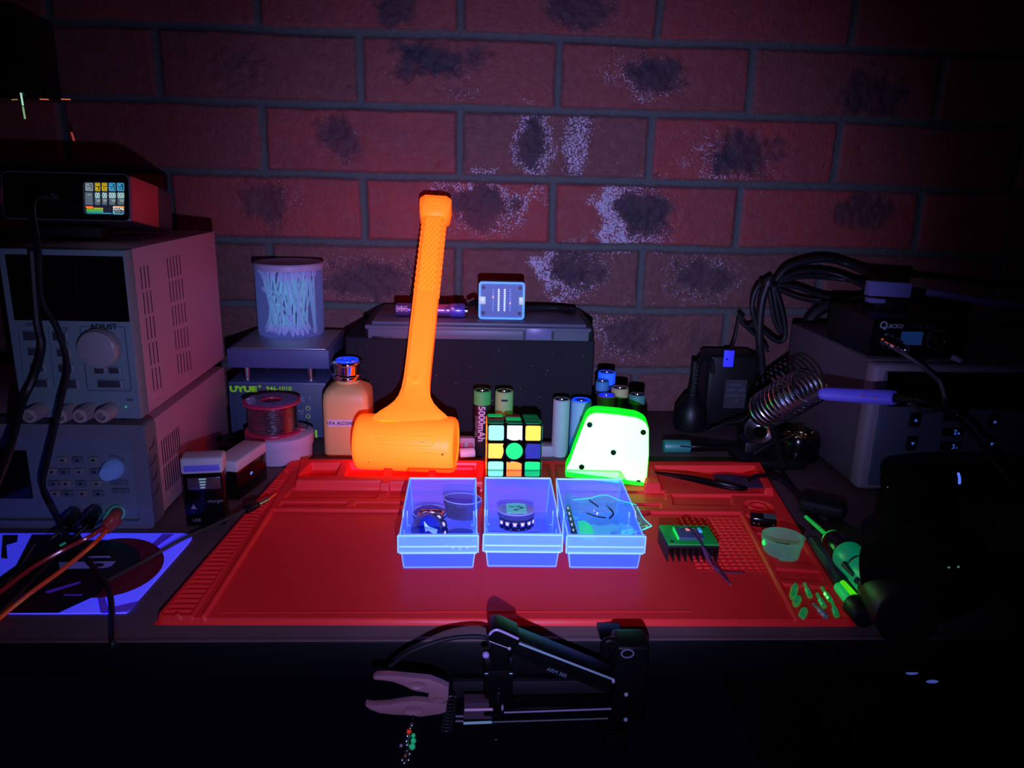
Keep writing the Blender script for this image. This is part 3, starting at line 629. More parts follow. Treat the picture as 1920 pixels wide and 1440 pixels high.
for i in range(3):
    for k in range(3):
        for j in range(3):
            if 0 < i < 2 and j == 1 and k == 1: continue
            x = cx0 + i * CB; y = cy0 + j * CB; z = cz0 + (2 - k) * CB
            p = part(cube, 'cube_piece', BLACKG, box(x + .0002, x + CB - .0002, y + .0002, y + CB - .0002, z + .0002, z + CB - .0002, .0016, 2))
            e = .0016
            if j == 0:
                o = rrect(e, CB - e, e, CB - e, .0016)
                if i == 1 and k == 1: o = [(CB / 2 + .0085 * math.cos(a), CB / 2 + .0085 * math.sin(a)) for a in np.linspace(0, 2 * PI, 33)[:-1]]
                elif i == 1 or k == 1:
                    def bulge(u, v):
                        s_ = (1 - ((u - CB / 2) / (CB / 2 - e)) ** 2 if i == 1 else 1 - ((v - CB / 2) / (CB / 2 - e)) ** 2) * .0016
                        return s_
                    o2 = []
                    for q in range(24):
                        f = q / 24 * 4; sd = int(f); fr = f - sd; L_ = CB - 2 * e
                        c_ = [(e + fr * L_, e), (CB - e, e + fr * L_), (CB - e - fr * L_, CB - e), (e, CB - e - fr * L_)][sd]
                        u, v = c_
                        if i == 1 and k == 0 and sd == 0: v = e + .0022 * (abs(fr - .5) * 2) ** 2
                        if i == 1 and k == 2 and sd == 2: v = CB - e - .0022 * (abs(fr - .5) * 2) ** 2
                        if k == 1 and i == 0 and sd == 1: u = CB - e - .0022 * (abs(fr - .5) * 2) ** 2
                        if k == 1 and i == 2 and sd == 3: u = e + .0022 * (abs(fr - .5) * 2) ** 2
                        o2.append((u, v))
                    o = o2
                part(p, 'sticker', SM[rows[k][i]], tf(prism(o, 0, .0006, .0003, 1), facing(x, y + .0002, z)))
            if k == 0: part(p, 'sticker', SM[tops[j][i]], tf(prism(rrect(e, CB - e, e, CB - e, .0016), 0, .0006), at(x, y, z + CB - .0002)))
            if i == 2: part(p, 'sticker', SM['dgd'[j]], tf(prism(rrect(e, CB - e, e, CB - e, .0016), 0, .0006), at(x + CB - .0002, y, z) @ Matrix(((0, 0, 1, 0), (1, 0, 0, 0), (0, 1, 0, 0), (0, 0, 0, 1)))))
            if i == 0: part(p, 'sticker', SM['oyo'[j]], tf(prism(rrect(e, CB - e, e, CB - e, .0016), 0, .0006), at(x - .0004, y, z) @ Matrix(((0, 0, 1, 0), (1, 0, 0, 0), (0, 1, 0, 0), (0, 0, 0, 1)))))

cube.rotation_euler = (-.13, 0, 0); cube.location.z += .0036
# ================================================================== green tape measure with a white glowing side plate
GF = fluor('green_glow_plastic', (.03, 1.2, .04), (0.0, 1.0, .012), 1.0, rough=.3, gloss=.04)
WF = fluor('bright_side_plate', (2.1, 4.0, 1.0), (.0, 4.0, .03), 1.0, rough=.3, gloss=.03)
tape = thing('tape_measure', (.138, .752, .0052), 'glowing green tape measure with a white side plate and black screws, behind the right drawer', 'tape measure')
TY = .722
def tp(u, v, y=TY): return oY(u, v, y)
out = []
ctl = [(1060, 888), (1062, 881), (1069, 868), (1074, 852), (1098, 789), (1101, 784), (1106, 779), (1113, 776), (1122, 775), (1160, 777), (1193, 781), (1201, 784), (1208, 788), (1213, 794), (1216, 803), (1216, 850), (1212, 898), (1211, 905), (1207, 910), (1202, 912), (1190, 911), (1064, 899), (1061, 897), (1060, 894)]
o3 = [tp(u, v) for u, v in ctl]
rot = Matrix.Translation(Vector((.138, TY, .005))) @ Matrix.Rotation(-.13, 4, 'Z') @ Matrix.Translation(Vector((-.138, -TY, -.005)))
o2 = [(p.x, max(p.z, .0058)) for p in o3]
def slab(o, y0, y1, ins=0.0, b=0.0):
    cx = sum(p[0] for p in o) / len(o); cz = sum(p[1] for p in o) / len(o)
    oo = [(cx + (p[0] - cx) * (1 - ins), cz + (p[1] - cz) * (1 - ins)) for p in o]
    return tf(prism(oo, 0, y1 - y0, b, 2), rot @ facing(0, y1, 0))
sm = o2
part(tape, 'side_plate', WF, slab(sm, TY, TY + .0045, 0.014, .0012), label='white glowing side plate')
part(tape, 'front_shell', GF, slab(sm, TY + .0020, TY + .0125, 0, .0012)); part(tape, 'centre_band', GF, slab(sm, TY + .0125, TY + .0150, .03, 0)); part(tape, 'rear_shell', GF, slab(sm, TY + .0150, TY + .0250, 0, .0012))
part(tape, 'back_band', GF, slab(sm, TY + .0250, TY + .0290, .03, .0008))
fx = [tp(u, v) for u, v in ((1061, 897), (1061, 888), (1205, 901), (1207, 911))]
lip = [(p.x, p.z) for p in fx]
part(tape, 'foot_lip', GF, tf(prism([(p[0], max(p[1], .0054)) for p in lip], 0, .0035, .0005), rot @ facing(0, TY + .0015, 0)))
bx = [tp(u, v) for u, v in ((1094, 899), (1094, 893), (1166, 899), (1166, 905))]
txt(tape, 'MEASURING TAPE', .0040, rot @ facing((bx[0].x + bx[2].x) / 2, TY - .0021, (bx[0].z + bx[2].z) / 2) @ Matrix.Rotation(-.06, 4, 'Z'), GF, 'embossed_lettering', .0002)
for u, v in ((1106, 798), (1205, 808), (1150, 848), (1091, 878), (1196, 902)):
    p = rot @ tp(u, v, TY)
    sc = part(tape, 'screw', BLACKG, tf(lathe([(.0001, .0010), (.0020, .0014), (.0027, .0013), (.0030, 0)], 20, False), facing(p.x, p.y, p.z, -.13)))
# ================================================================== heat sink with LED board
hsx = oZ(1240, 1018, .0195); HSM = pmat('black_anodised', (0.012, 0.012, 0.014), 0.45)
PCB = fluor('green_board', (.02, .55, .07), (.0, .02, .004), 1.0, rough=.3, gloss=.06)
hs = thing('led_heatsink', (.179, .575, .0050), 'black finned heat sink with a green LED board lying on the right of the mat', 'heat sink')
Xs = at(.1795, .5765, .0050, -.02)
hw, hd = .0212, .0178
part(hs, 'base_plate', HSM, tf(box(-hw, hw, -hd, hd, .0120, .0145, .0004), Xs))
for k in range(9):
    x = -hw + .0008 + k * (2 * hw - .0016) / 8; part(hs, 'fin', HSM, tf(box(x - .0005, x + .0005, -hd, hd, 0, .0122), Xs))
bd = part(hs, 'circuit_board', PCB, tf(box(-hw + .0004, hw - .0002, -hd + .0004, hd - .0004, .0145, .0160, .0002), Xs), label='green circuit board')
for x, y in ((-.0165, -.0130), (.0155, .0130)): part(bd, 'mounting_hole', INK, tf(cyl(.0016, .0155, .01615, 16), Xs @ at(x, y, 0)))
ch = part(hs, 'led_chip', pmat('slate_ceramic', (.10, .14, .25), .35), tf(box(-.0105, .0105, -.0105, .0095, .0160, .0182, .0005), Xs), label='slate blue chip')
part(ch, 'phosphor', fluor('salmon_phosphor', (1.6, .6, .35), (.45, .12, .07), 1.0), tf(box(-.0015, .0030, .0025, .0065, .0182, .0190, .0003), Xs), label='salmon phosphor square')
part(ch, 'capacitor', fluor('cyan_part', (.2, .9, 1.2), (.0, .12, .2), 1.0), tf(box(.0085, .0112, -.0005, .0060, .0160, .0195, .0003), Xs), label='small cyan part')
part(ch, 'green_edge', fluor('green_edge_line', (.1, 2., .2), (.0, .3, .03), 1.0), tf(box(-.0112, -.0105, -.0100, .0090, .0160, .0186), Xs))
WB = pmat('violet_black_wire', (.04, .03, .07), .4); WR = pmat('dull_pink_wire', (.22, .06, .12), .4)
part(hs, 'dark_wire', WB, tube([Xs @ Vector((-.006, .004, .019)), Xs @ Vector((-.001, -.006, .024)), oZ(1330, 1040, .018), oZ(1345, 1062, .010), oZ(1363, 1085, .0062)], .00075, 8, 8))
part(hs, 'pink_wire', WR, tube([Xs @ Vector((.004, .004, .019)), Xs @ Vector((.005, -.008, .022)), oZ(1326, 1048, .014), oZ(1350, 1070, .008), oZ(1372, 1074, .0065), oZ(1392, 1074, .0060)], .00075, 8, 8))
part(hs, 'third_wire', WR, tube([Xs @ Vector((.002, -.002, .019)), Xs @ Vector((.004, -.012, .022)), oZ(1334, 1058, .012), oZ(1352, 1078, .007), oZ(1371, 1096, .0060)], .0007, 8, 8))
for u, v, u2, v2 in ((1362, 1084, 1366, 1088), (1386, 1074, 1396, 1074), (1367, 1092, 1372, 1098)): part(hs, 'bare_wire_end', STEEL, rod(oZ(u, v, .0062), oZ(u2, v2, .0060), .0005, 6))

# ================================================================== things in the right-hand trays
CUPG = film('greenish_cup_plastic', (.85, .95, .9), (.45, .80, .60), .30, (.02, .10, .06), .5, edge=.5)
cpos = oZ(1475, 1052, .0034)
t, X = cup('clear_cup', (cpos.x - .0004, cpos.y + .0120, .0034), .0168, .0165, I4, 'round clear cup of tiny screws standing in the right tray of the mat', 'cup', None, CUPG)
part(t, 'thumb_tab', fluor('green_tab', (.1, 3., .3), (.0, .5, .05), 1.0), sphere((cpos.x - .0166, cpos.y + .0105, .0150), .0018, 1, 1, 1.5, 10), label='bright green thumb tab')
part(t, 'closing_tab', CUPG, tf(box(.0150, .0190, -.003, .003, .0150, .0163, .0005), X))
part(t, 'tiny_screws', pmat('tiny_steel_parts', (.18, .25, .25), .25, metal=.7), *[tf(cyl(.0007, -.0012, .0012, 6), X @ at(.0125 * math.sqrt(random.random()) * math.cos(q), .0125 * math.sqrt(random.random()) * math.sin(q), random.uniform(.0015, .0055), 0, random.uniform(0, 3), random.uniform(0, 3))) for q in np.linspace(0, 40, 150)], kind='stuff')
sp = oZ(1430, 983, .004)
t = thing('terminal_connector', (sp.x, sp.y, .0034), 'small shiny black connector block in the upper right tray of the mat', 'connector')
Xk = at(sp.x, sp.y, .0034, -.25)
part(t, 'block', BLACKG, tf(box(-.0115, .0115, -.0070, .0070, 0, .0090, .002), Xk))
for k in range(5): part(t, 'ridge', pmat('grey_ridge', (.12, .16, .16), .3), tf(box(.000, .0105, -.0050 + k * .0022, -.0042 + k * .0022, .0088, .0097), Xk))
for x, y in ((-.0113, .0048), (.0112, -.001), (.0082, -.0070), (-.0085, -.0070), (-.0045, -.0072)): part(t, 'terminal', STEEL, tf(sphere((x, y, .004), .0011, n=8), Xk))
# driver bits: black steel, the green light on them put into colour and glow
BIT = pmat('blackened_bit_steel', (.12, .20, .13), .22, metal=.85)
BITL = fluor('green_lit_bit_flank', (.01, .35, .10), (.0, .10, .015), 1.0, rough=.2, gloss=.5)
BITP = pmat('pale_steel_bit', (.55, .75, .72), .3, metal=.4)
def bit(u0, v0, u1, v1, pale, label, stub=False):
    """tip at the first pixel, butt at the second"""
    a = oZ(u0, v0, .0062); b = oZ(u1, v1, .0066); L_ = (b - a).length; X = along(a, b)
    t = thing('driver_bit', (b.x, b.y, .0034), label, 'driver bit', 'driver bits in the front right tray')
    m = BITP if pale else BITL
    hexp = [(r * .62, z) for r, z in ((.0033, L_ * .50), (.0036, L_ * .53), (.0036, L_ * .74), (.0030, L_ * .77), (.0036, L_ * .80), (.0036, L_ * .97), (.0028, L_))]
    if stub: hexp = [(.0026, L_ * .25), (.0028, L_ * .4), (.0028, L_ * .9), (.0022, L_)]
    part(t, 'hex_shank', m, tf(lathe(hexp, 6), X), smooth=False)
    part(t, 'blade', m, tf(lathe([(.0006, 0), (.0013, L_ * .06), (.0013, L_ * (.25 if stub else .42)), (.0020, L_ * (.30 if stub else .52))], 8), X))
bit(1492, 1094, 1486, 1121, 0, 'stubby driver bit nearest the back left corner of the front tray', True)
bit(1508, 1093, 1519, 1119, 0, 'green lit driver bit with two collars, second along the back of the tray')
bit(1540, 1100, 1557, 1126, 0, 'green lit driver bit with a long collar, at the back right of the tray')
bit(1531, 1112, 1545, 1138, 0, 'thin tipped green driver bit in the middle of the tray')
bit(1560, 1128, 1569, 1155, 0, 'green driver bit lying at the front right corner of the tray')
bit(1499, 1118, 1491, 1134, 0, 'stubby driver bit half in shadow, middle of the tray left side', True)
bit(1510, 1140, 1503, 1157, 0, 'stubby driver bit at the front left corner of the tray', True)
bit(1524, 1131, 1549, 1157, 1, 'pale bluish steel driver bit at the front of the tray')
# tweezers and clear lens sheet in the back right tray
t = thing('black_tweezers', tuple(oZ(1300, 895, .012)), 'long black tweezers lying across the back right tray', 'tweezers')
part(t, 'jaw', BLACKG, tube([oZ(1228, 885, .016), oZ(1290, 893, .017), oZ(1345, 905, .016), oZ(1385, 914, .014), oZ(1400, 916, .013)], .0018, 8, 6, [.0006, .0016, .0022, .0022, .0018]))
part(t, 'jaw', BLACKG, tube([oZ(1228, 887, .014), oZ(1290, 899, .012), oZ(1345, 911, .012), oZ(1385, 917, .012), oZ(1400, 917, .012)], .0018, 8, 6, [.0006, .0016, .0022, .0022, .0018]))
solid('clear_lens_sheet', film('blue_grey_film', (.6, .7, .85), (.10, .12, .25), .45, edge=.3), [tf(prism([(p.x, p.y) for p in (oZ(1336, 890, .012), oZ(1360, 888, .012), (oZ(1395, 892, .012)), oZ(1424, 893, .012), oZ(1432, 914, .012), oZ(1370, 915, .012), oZ(1345, 904, .012))], .0110, .0122, .0003), I4),
      tf(lathe([(.0060, 0), (.0068, .0006), (.0060, .0008)], 24, False), at(oZ(1364, 899, .0125).x, oZ(1364, 899, .0125).y, .0122))], 'bluish clear plastic lens sheet under the tweezers in the back tray', 'lens sheet')
# ================================================================== left stack: lower generator, upper supply, charger
XR = -.279; YF = .6262
low = thing('signal_generator', (-.40, .70, 0), 'lower bench instrument with a blue keypad and a round knob, under the beige supply', 'bench instrument')
LX0 = -.520
part(low, 'foot', RUBBER, box(-.505, -.490, .66, .675, 0, .0040, .001)); part(low, 'foot', RUBBER, box(-.31, -.295, .66, .675, 0, .0040, .001)); part(low, 'foot', RUBBER, box(-.31, -.295, .80, .815, 0, .0040, .001)); part(low, 'foot', RUBBER, box(-.505, -.49, .80, .815, 0, .0040, .001))
part(low, 'case', BEIGE, box(LX0, XR - .001, YF + .012, .845, .0030, .0925, .002), label='beige metal case')
part(low, 'bezel', pmat('grey_bezel', (.20, .22, .25), .5), tf(ring(rrect(LX0, XR + .0015, .0005, .0955, .005), rrect(LX0 + .012, XR - .0105, .0075, .0845, .003), 0, .022), facing(0, YF + .022, 0)), label='grey protruding front frame')
fp = part(low, 'front_panel', PANEL, box(LX0 + .010, XR - .010, YF + .005, YF + .010, .006, .086))
def lp(u, v, dy=0.004): return oY(u, v, YF + dy)
scr = [lp(0, 848), lp(55, 938)]
part(low, 'screen', BLACKG, box(LX0 + .02, lp(48, 845).x, YF + .003, YF + .006, lp(50, 935).z, lp(50, 845).z, .001))
KEY = pmat('faded_key', (.30, .28, .26), .5); KEYB = pmat('blue_key', (.13, .16, .20), .5)
for r_, v in enumerate((862, 884, 906, 925)):
    for c_, u in enumerate((95, 118, 146, 176)):
        if r_ == 0 and c_ == 0: continue
        p = lp(u + r_ * 3, v); k_ = part(low, 'key', KEY if (r_ + c_) % 2 else KEYB, box(p.x - .0045, p.x + .0045, YF + .0025, YF + .005, p.z - .0028, p.z + .0028, .0008))
        part(k_, 'key_mark', INK, box(p.x - .0012, p.x + .0012, YF + .0023, YF + .0026, p.z - .0009, p.z + .0009))
for u, v, s_ in ((223, 904, 1), (227, 920, 1)):
    p = lp(u, v); part(low, 'key', KEYB, box(p.x - .007, p.x + .007, YF + .0025, YF + .005, p.z - .0022, p.z + .0022, .0008))
kn = lp(213, 879)
kb = part(low, 'knob', fluor('pale_blue_knob', (.25, .42, .75), (.008, .02, .07), 1.0), tf(lathe([(.0085, 0), (.0085, .006), (.0074, .0075), (.0062, .014), (.0055, .0148), (.0001, .0148)], 40, False), facing(kn.x, YF + .005, kn.z)), label='pale blue round knob')
for k in range(9):
    a = .35 + k * .15; q = Vector((kn.x + .0115 * math.cos(a + .3), 0, kn.z + .0115 * math.sin(a + .3))); part(kb, 'scale_dot', INK, box(q.x - .0004, q.x + .0004, YF + .0045, YF + .0051, q.z - .0004, q.z + .0004))
BNC = pmat('grey_socket', (.35, .38, .42), .35, metal=.4)
for u, v, col in ((145, 962, 0), (185, 958, 0), (219, 962, 1)):
    p = lp(u, v); part(low, 'socket', fluor('pale_cyan_collar', (.25, .6, .6), (.01, .05, .06), 1.0) if col else BNC, tf(lathe([(.0068, 0), (.0068, .006), (.0058, .008), (.0050, .016), (.0042, .016), (.0042, .004)], 28, False), facing(p.x, YF + .005, p.z)))
for k in range(9):
    for zz in (0, 1):
        y = .662 + k * .0050; z0 = .020 + zz * .026 - k * .0; part(low, 'vent_slot', DARKHOLE, box(XR - .0014, XR - .0008, y, y + .0014, z0, z0 + .023))
for k in range(4): part(low, 'side_groove', DARKHOLE, tube([(XR + .0016, YF + .004, .03 + k * .014), (XR + .0017, YF + .012, .031 + k * .014), (XR + .0016, YF + .016, .036 + k * .014)], .0004, 5, 4))

up = thing('bench_supply', (-.335, .73, .0960), 'beige bench power supply with a big grey knob, stacked on the lower instrument', 'power supply')
UX0 = oY(14, 600, YF).x; UZ0, UZ1 = .1010, .2410
for x in (UX0 + .012, XR - .02):
    for y in (YF + .02, .82): part(up, 'foot', RUBBER, tf(cyl(.006, .0955, UZ0 + .001, 16), at(x, y, 0)))
part(up, 'case', BEIGE, box(UX0 + .001, XR - .0004, YF + .016, .845, UZ0, UZ1, .0008), label='beige metal case with vent slots')
FR_ = pmat('teal_grey_front', (.22, .34, .36), .5)
ff = part(up, 'front_panel', FR_, box(UX0, XR, YF, YF + .0165, UZ0, UZ1, .0012))
def upx(u, v, dy=-.0004): return oY(u, v, YF + dy)
d0 = upx(12, 480); d1 = upx(236, 600)
part(up, 'display', BLACKG, box(upx(12, 500).x, upx(232, 500).x, YF - .0006, YF + .002, upx(130, 602).z, upx(130, 479).z, .0004), label='dark display window')
PANL = pmat('panel_line', (.03, .06, .09), .5)
pc_ = [upx(155, 613), upx(250, 732)]; cxp = .5 * (upx(154, 640).x + upx(241, 640).x)
part(up, 'panel_outline', PANL, tf(ring(rrect(upx(160, 700).x, upx(243, 700).x, upx(200, 733).z, upx(200, 612).z, .002), rrect(upx(160, 700).x + .0004, upx(243, 700).x - .0004, upx(200, 733).z + .0004, upx(200, 612).z - .0004, .0017), 0, .0004), facing(0, YF - .0001, 0)))
for a, b in (((98, 613), (98, 725)), ((42, 613), (42, 725))): part(up, 'panel_line', PANL, rod(upx(a[0] - 8, a[1]), upx(b[0] + 4, b[1]), .0002, 4))
k0 = upx(192, 651)
kb = part(up, 'knob', pmat('grey_knob', (.42, .40, .40), .35), tf(lathe([(.0158, 0), (.0158, .009), (.0150, .0115), (.0135, .0125), (.0001, .0125)], 48, False), facing(k0.x, YF, k0.z)), label='big grey adjustment knob')
part(kb, 'finger_dimple', pmat('dimple_grey', (.33, .33, .33), .5), tf(lathe([(.0001, .0001), (.0035, .0003), (.0038, .0008)], 20, False), facing(k0.x - .0085, YF - .0122, k0.z - .004)))
for k in range(40):
    a = 2 * PI * k / 40; part(kb, 'knurl', pmat('grey_knob', (.42, .40, .40), .35), rod((k0.x + .0158 * math.cos(a), YF - .002, k0.z + .0158 * math.sin(a)), (k0.x + .0158 * math.cos(a), YF - .0085, k0.z + .0158 * math.sin(a)), .0006, 5))
txt(up, 'ADJUST', .0062, facing(*upx(194, 613)), INK, bold=.0001)
BTN = pmat('dark_button', (.06, .06, .08), .45); BTNS = pmat('button_side', (.30, .36, .40), .5)
for u, v, w_, h_ in ((190, 694, .0105, .006), (217, 694, .0105, .006), (208, 719, .021, .007), (60, 629, .013, .0085), (115, 630, .013, .0080), (68, 659, .012, .007), (122, 661, .012, .007), (73, 689, .013, .0075), (126, 690, .013, .0075), (80, 718, .0135, .0075), (133, 719, .0150, .0085)):
    p = upx(u, v); b_ = part(up, 'button', BTNS, box(p.x - w_ / 2, p.x + w_ / 2, YF - .0022, YF + .001, p.z - h_ / 2, p.z + h_ / 2, .0006)); part(b_, 'button_face', BTN, box(p.x - w_ / 2 + .0006, p.x + w_ / 2 - .0022, YF - .0026, YF - .002, p.z - h_ / 2 + .0006, p.z + h_ / 2 - .0006, .0003))
for s_, u, v in (('LIMIT', 58, 609), ('OCP', 118, 617), ('SET', 121, 644)): txt(up, s_, .0040, facing(*upx(u, v)), PANL)
for u, v in ((78, 768), (134, 769), (170, 768), (210, 768)):
    p = upx(u, v); bp_ = part(up, 'binding_post', pmat('pinkish_post', (.48, .40, .38), .4), tf(lathe([(.0066, 0), (.0066, .008), (.0060, .010), (.0056, .019), (.0034, .0195), (.0034, .010), (.0001, .010)], 24, False), facing(p.x, YF, p.z)))
    for k in range(12):
        a = 2 * PI * k / 12; part(bp_, 'knurl', pmat('pinkish_post', (.48, .40, .38), .4), rod((p.x + .0060 * math.cos(a), YF - .010, p.z + .0060 * math.sin(a)), (p.x + .0057 * math.cos(a), YF - .018, p.z + .0057 * math.sin(a)), .0005, 4))
p = upx(236, 763); part(up, 'status_led', pmat('green_led', (.1, .6, .3), .3, emit=(.05, .8, .35), es=.5), sphere(p, .0007, n=8), label='small green light')
txt(up, 'ON', .0032, facing(*upx(243, 750)), INK)
# vent slots on the right flank
def flank(u, v):
    d = _ray(u, v); k = (XR - .0003) / d.x; return C0 + d * k
for col, (a0, n) in enumerate((((263, 503, 281, 730), 3), ((313, 485, 332, 698), 5))):
    for r_ in range(5):
        for k in range(n):
            if col == 0: tl = (263 + 6.8 * k + r_ * 5.5, 501 - 2 * k + r_ * 47.5); bl = (268 + 6.8 * k + r_ * 5.6, 543 - 2.4 * k + r_ * 47)
            else: tl = (313 + 5.8 * k + r_ * 4.8, 484 - 1.7 * k + r_ * 45.2); bl = (317.5 + 5.8 * k + r_ * 4.8, 522 - 2 * k + r_ * 44.6)
            p = flank(*tl); q = flank(*bl); part(up, 'vent_slot', DARKHOLE, box(XR - .0008, XR - .00025, p.y - .0007, p.y + .0007, q.z, p.z))
for u, v in ((398, 459), (413, 624), (414, 668), (297, 750), (358, 705)):
    p = flank(u, v); part(up, 'case_screw', pmat('rose_steel', (.7, .6, .6), .25, metal=.8), sphere((XR - .0002, p.y, p.z), .0017, .5, 1, 1, 12))

ch = thing('usb_charger', (-.36, .74, UZ1), 'black desktop charger with a lit colour display, on top of the beige supply', 'charger')
CY = .70; cx1 = oY(240, 370, CY).x; cx0_ = oY(2, 370, CY).x; cz0_ = oY(240, 415, CY).z; cz1_ = oY(240, 326, CY).z
solid('charger_stand', RUBBER, [box(cx0_ + .02, cx1 - .030, CY + .006, CY + .030, UZ1, cz0_ - .0062, .001)], 'black rubber wedge propping up the front of the desktop charger', 'stand')
part(ch, 'case', pmat('charger_case', (.10, .05, .06), .45), box(cx0_, cx1 - .0004, CY + .001, CY + .098, cz0_, cz1_, .004, 3))
part(ch, 'side_plate', pmat('red_side_plate', (.95, .09, .10), .5), box(cx1 - .001, cx1 + .0004, CY + .003, CY + .060, cz0_ + .001, cz1_ - .001, .0002), label='red side plate')
part(ch, 'front_panel', BLACKG, tf(prism(rrect(cx0_, cx1, cz0_, cz1_, .005), 0, .002, .0004), facing(0, CY + .001, 0)))
part(ch, 'front_rim', pmat('slate_trim', (.16, .18, .26), .35), tf(ring(rrect(cx0_, cx1 + .0004, cz0_ - .0002, cz1_ + .0002, .0052), rrect(cx0_ + .0004, cx1 - .0004, cz0_ + .0004, cz1_ - .0004, .005), 0, .0012), facing(0, CY + .0002, 0)))
SC = {n: pmat('screen_' + n, tuple(.1 * q for q in c), .3, emit=c, es=s_) for n, c, s_ in (('bg', (.012, .014, .03), 1), ('slate', (.09, .12, .16), 1), ('grey', (.30, .38, .38), 1), ('yellow', (.85, .62, .03), 1), ('cyan', (.08, .50, .85), 1), ('pale', (.42, .72, .68), 1), ('white', (.9, .95, .95), 1), ('orange', (1, .3, .02), 1), ('red', (1, .08, .02), 1), ('green', (.1, .4, .05), 1), ('teal', (.02, .3, .28), 1), ('darky', (.10, .07, .0), 1), ('darkc', (.01, .07, .13), 1))}
dp = part(ch, 'display', SC['bg'], tf(prism(rrect(oY(153.5, 370, CY).x, oY(231, 370, CY).x, oY(190, 403, CY).z, oY(190, 341, CY).z, .003), 0, .0004), facing(0, CY - .0008, 0)), label='lit colour display')
def so(u, v, d=.0014): return oY(u, v, CY - d)
def srect(m, u0, v0, u1, v1, d=.0012, name='screen_block', r=.0008):
    # written in pixels of the upright display, which the photo tilts slightly
    a = so(u0, v0, d); b = so(u1, v1, d); r = min(r, abs(b.x - a.x) * .45, abs(a.z - b.z) * .45); return part(dp, name, SC[m], tf(prism(rrect(a.x, b.x, b.z, a.z, r, 3), 0, .0001), facing(0, CY - d, 0)))
for u0, u1, m, dk, s_ in ((154, 170, 'grey', 'slate', 'DC'), (172.5, 183.5, 'yellow', 'darky', 'A'), (185.5, 196.5, 'yellow', 'darky', 'C3'), (198.5, 212, 'cyan', 'darkc', 'C2'), (214, 228.5, 'cyan', 'darkc', 'C1')):
    srect(m, u0, 342.5, u1, 358, .0012); srect(dk, u0 + .9, 343.5, u1 - .9, 357, .0014); srect(m, u0 + 2, 345.5, u0 + 8, 348, .0016)
    c_ = so((u0 + u1) / 2 - 1, 353.3, .0016); txt(ch, s_, .0032, facing(*c_), SC[m if m != 'grey' else 'grey'], 'screen_lettering', .00002, bold=.0001)
for u0, u1, s_ in ((155, 172, ''), (173, 185.5, '00'), (187, 198, '00'), (200, 214, '000'), (216, 230, '000')):
    srect('slate', u0, 360.5, u1, 384.5, .0012)
    if s_:
        txt(ch, s_, .0066, facing(*so((u0 + u1) / 2, 367, .0016)), SC['pale'], 'screen_lettering', .00002, sx=.62 if len(s_) == 2 else .60, bold=.0001)
        txt(ch, 'W', .0034, facing(*so(u1 - 4, 377, .0016)), SC['grey'], 'screen_lettering', .00002, bold=.0001)
    else: txt(ch, '--', .0050, facing(*so(163.5, 364.5, .0016)), SC['grey'], 'screen_lettering', .00002, bold=.0001)
srect('red', 158, 386.5, 173, 389.5); srect('orange', 160, 388.5, 172, 391.5, .0014); srect('yellow', 173, 390, 191.5, 392, .0014); srect('green', 160, 392, 191.5, 397, .0013); srect('teal', 161, 396.5, 191.5, 401, .0013)
srect('pale', 190.5, 391, 192, 401, .0015); srect('cyan', 192, 399.6, 208, 401, .0015)
for a, b, m in (((210, 386.5), (231, 391), 'orange'), ((210, 391), (231, 395), 'yellow'), ((210, 395), (231, 402.5), 'cyan')): srect(m, a[0], a[1], b[0], b[1], .0012, r=.0012)
srect('bg', 211.6, 388.2, 229.4, 401, .0014)
txt(ch, 'TOTAL', .0036, facing(*so(220, 391.5, .0016)), SC['white'], 'screen_lettering', .00002, sx=.8, bold=.0001); txt(ch, '000', .0042, facing(*so(218, 397, .0016)), SC['grey'], 'screen_lettering', .00002, sx=.8); txt(ch, 'W', .0022, facing(*so(226, 398, .0016)), SC['grey'], 'screen_lettering', .00002)
part(ch, 'corner_glint', pmat('violet_trim', (.5, .4, .8), .2), sphere(oY(243, 412, CY + .001), .0012, n=8))  # glint put in as a small violet bead
pl = so(92, 369, .002)
part(ch, 'usb_plug', pmat('grey_plug', (.07, .09, .10), .4), tf(box(-.006, .006, -.0022, .0022, 0, .012, .001), facing(pl.x, CY, pl.z)))

_p = Vector((0, CY, cz0_)); _R = Matrix.Rotation(-.17, 4, 'X'); ch.rotation_euler = (-.17, 0, 0); _l = Vector(ch.location); ch.location = Vector((_l.x, *(_p + _R @ (Vector((0, _l.y, _l.z)) - _p)).yz))
# framed black gear on the wall side, upper left: glints on its edges put in as glowing coloured rods
gr = thing('wall_rack', (-.52, .90, .42), 'black rack in the dark upper left with thin coloured edge lights', 'rack')
part(gr, 'rack_body', BLACKG, box(-.66, -.485, .90, .975, .375, .46, .003)); part(gr, 'rack_bracket', BLACK, box(-.60, -.585, .975, .9965, .40, .44, .001))
def glint_rod(a, b, col, r, n='edge_light'):
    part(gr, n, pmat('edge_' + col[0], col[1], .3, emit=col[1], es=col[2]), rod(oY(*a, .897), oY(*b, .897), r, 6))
glint_rod((39, 174), (43, 198), ('pale_green', (.35, .75, .55), .9), .0009); glint_rod((43, 200), (47, 223), ('yellow_green', (.3, .6, .3), .6), .0009)
glint_rod((75, 186), (91, 186.5), ('red', (.9, .18, .08), .7), .0006); glint_rod((115, 186), (132, 186.5), ('red', (.9, .18, .08), .7), .0006); glint_rod((22, 187), (33, 186.5), ('amber', (.6, .4, .12), .5), .0005)
glint_rod((134, 248), (139, 264), ('dull_red', (.8, .1, .06), .35), .0010)
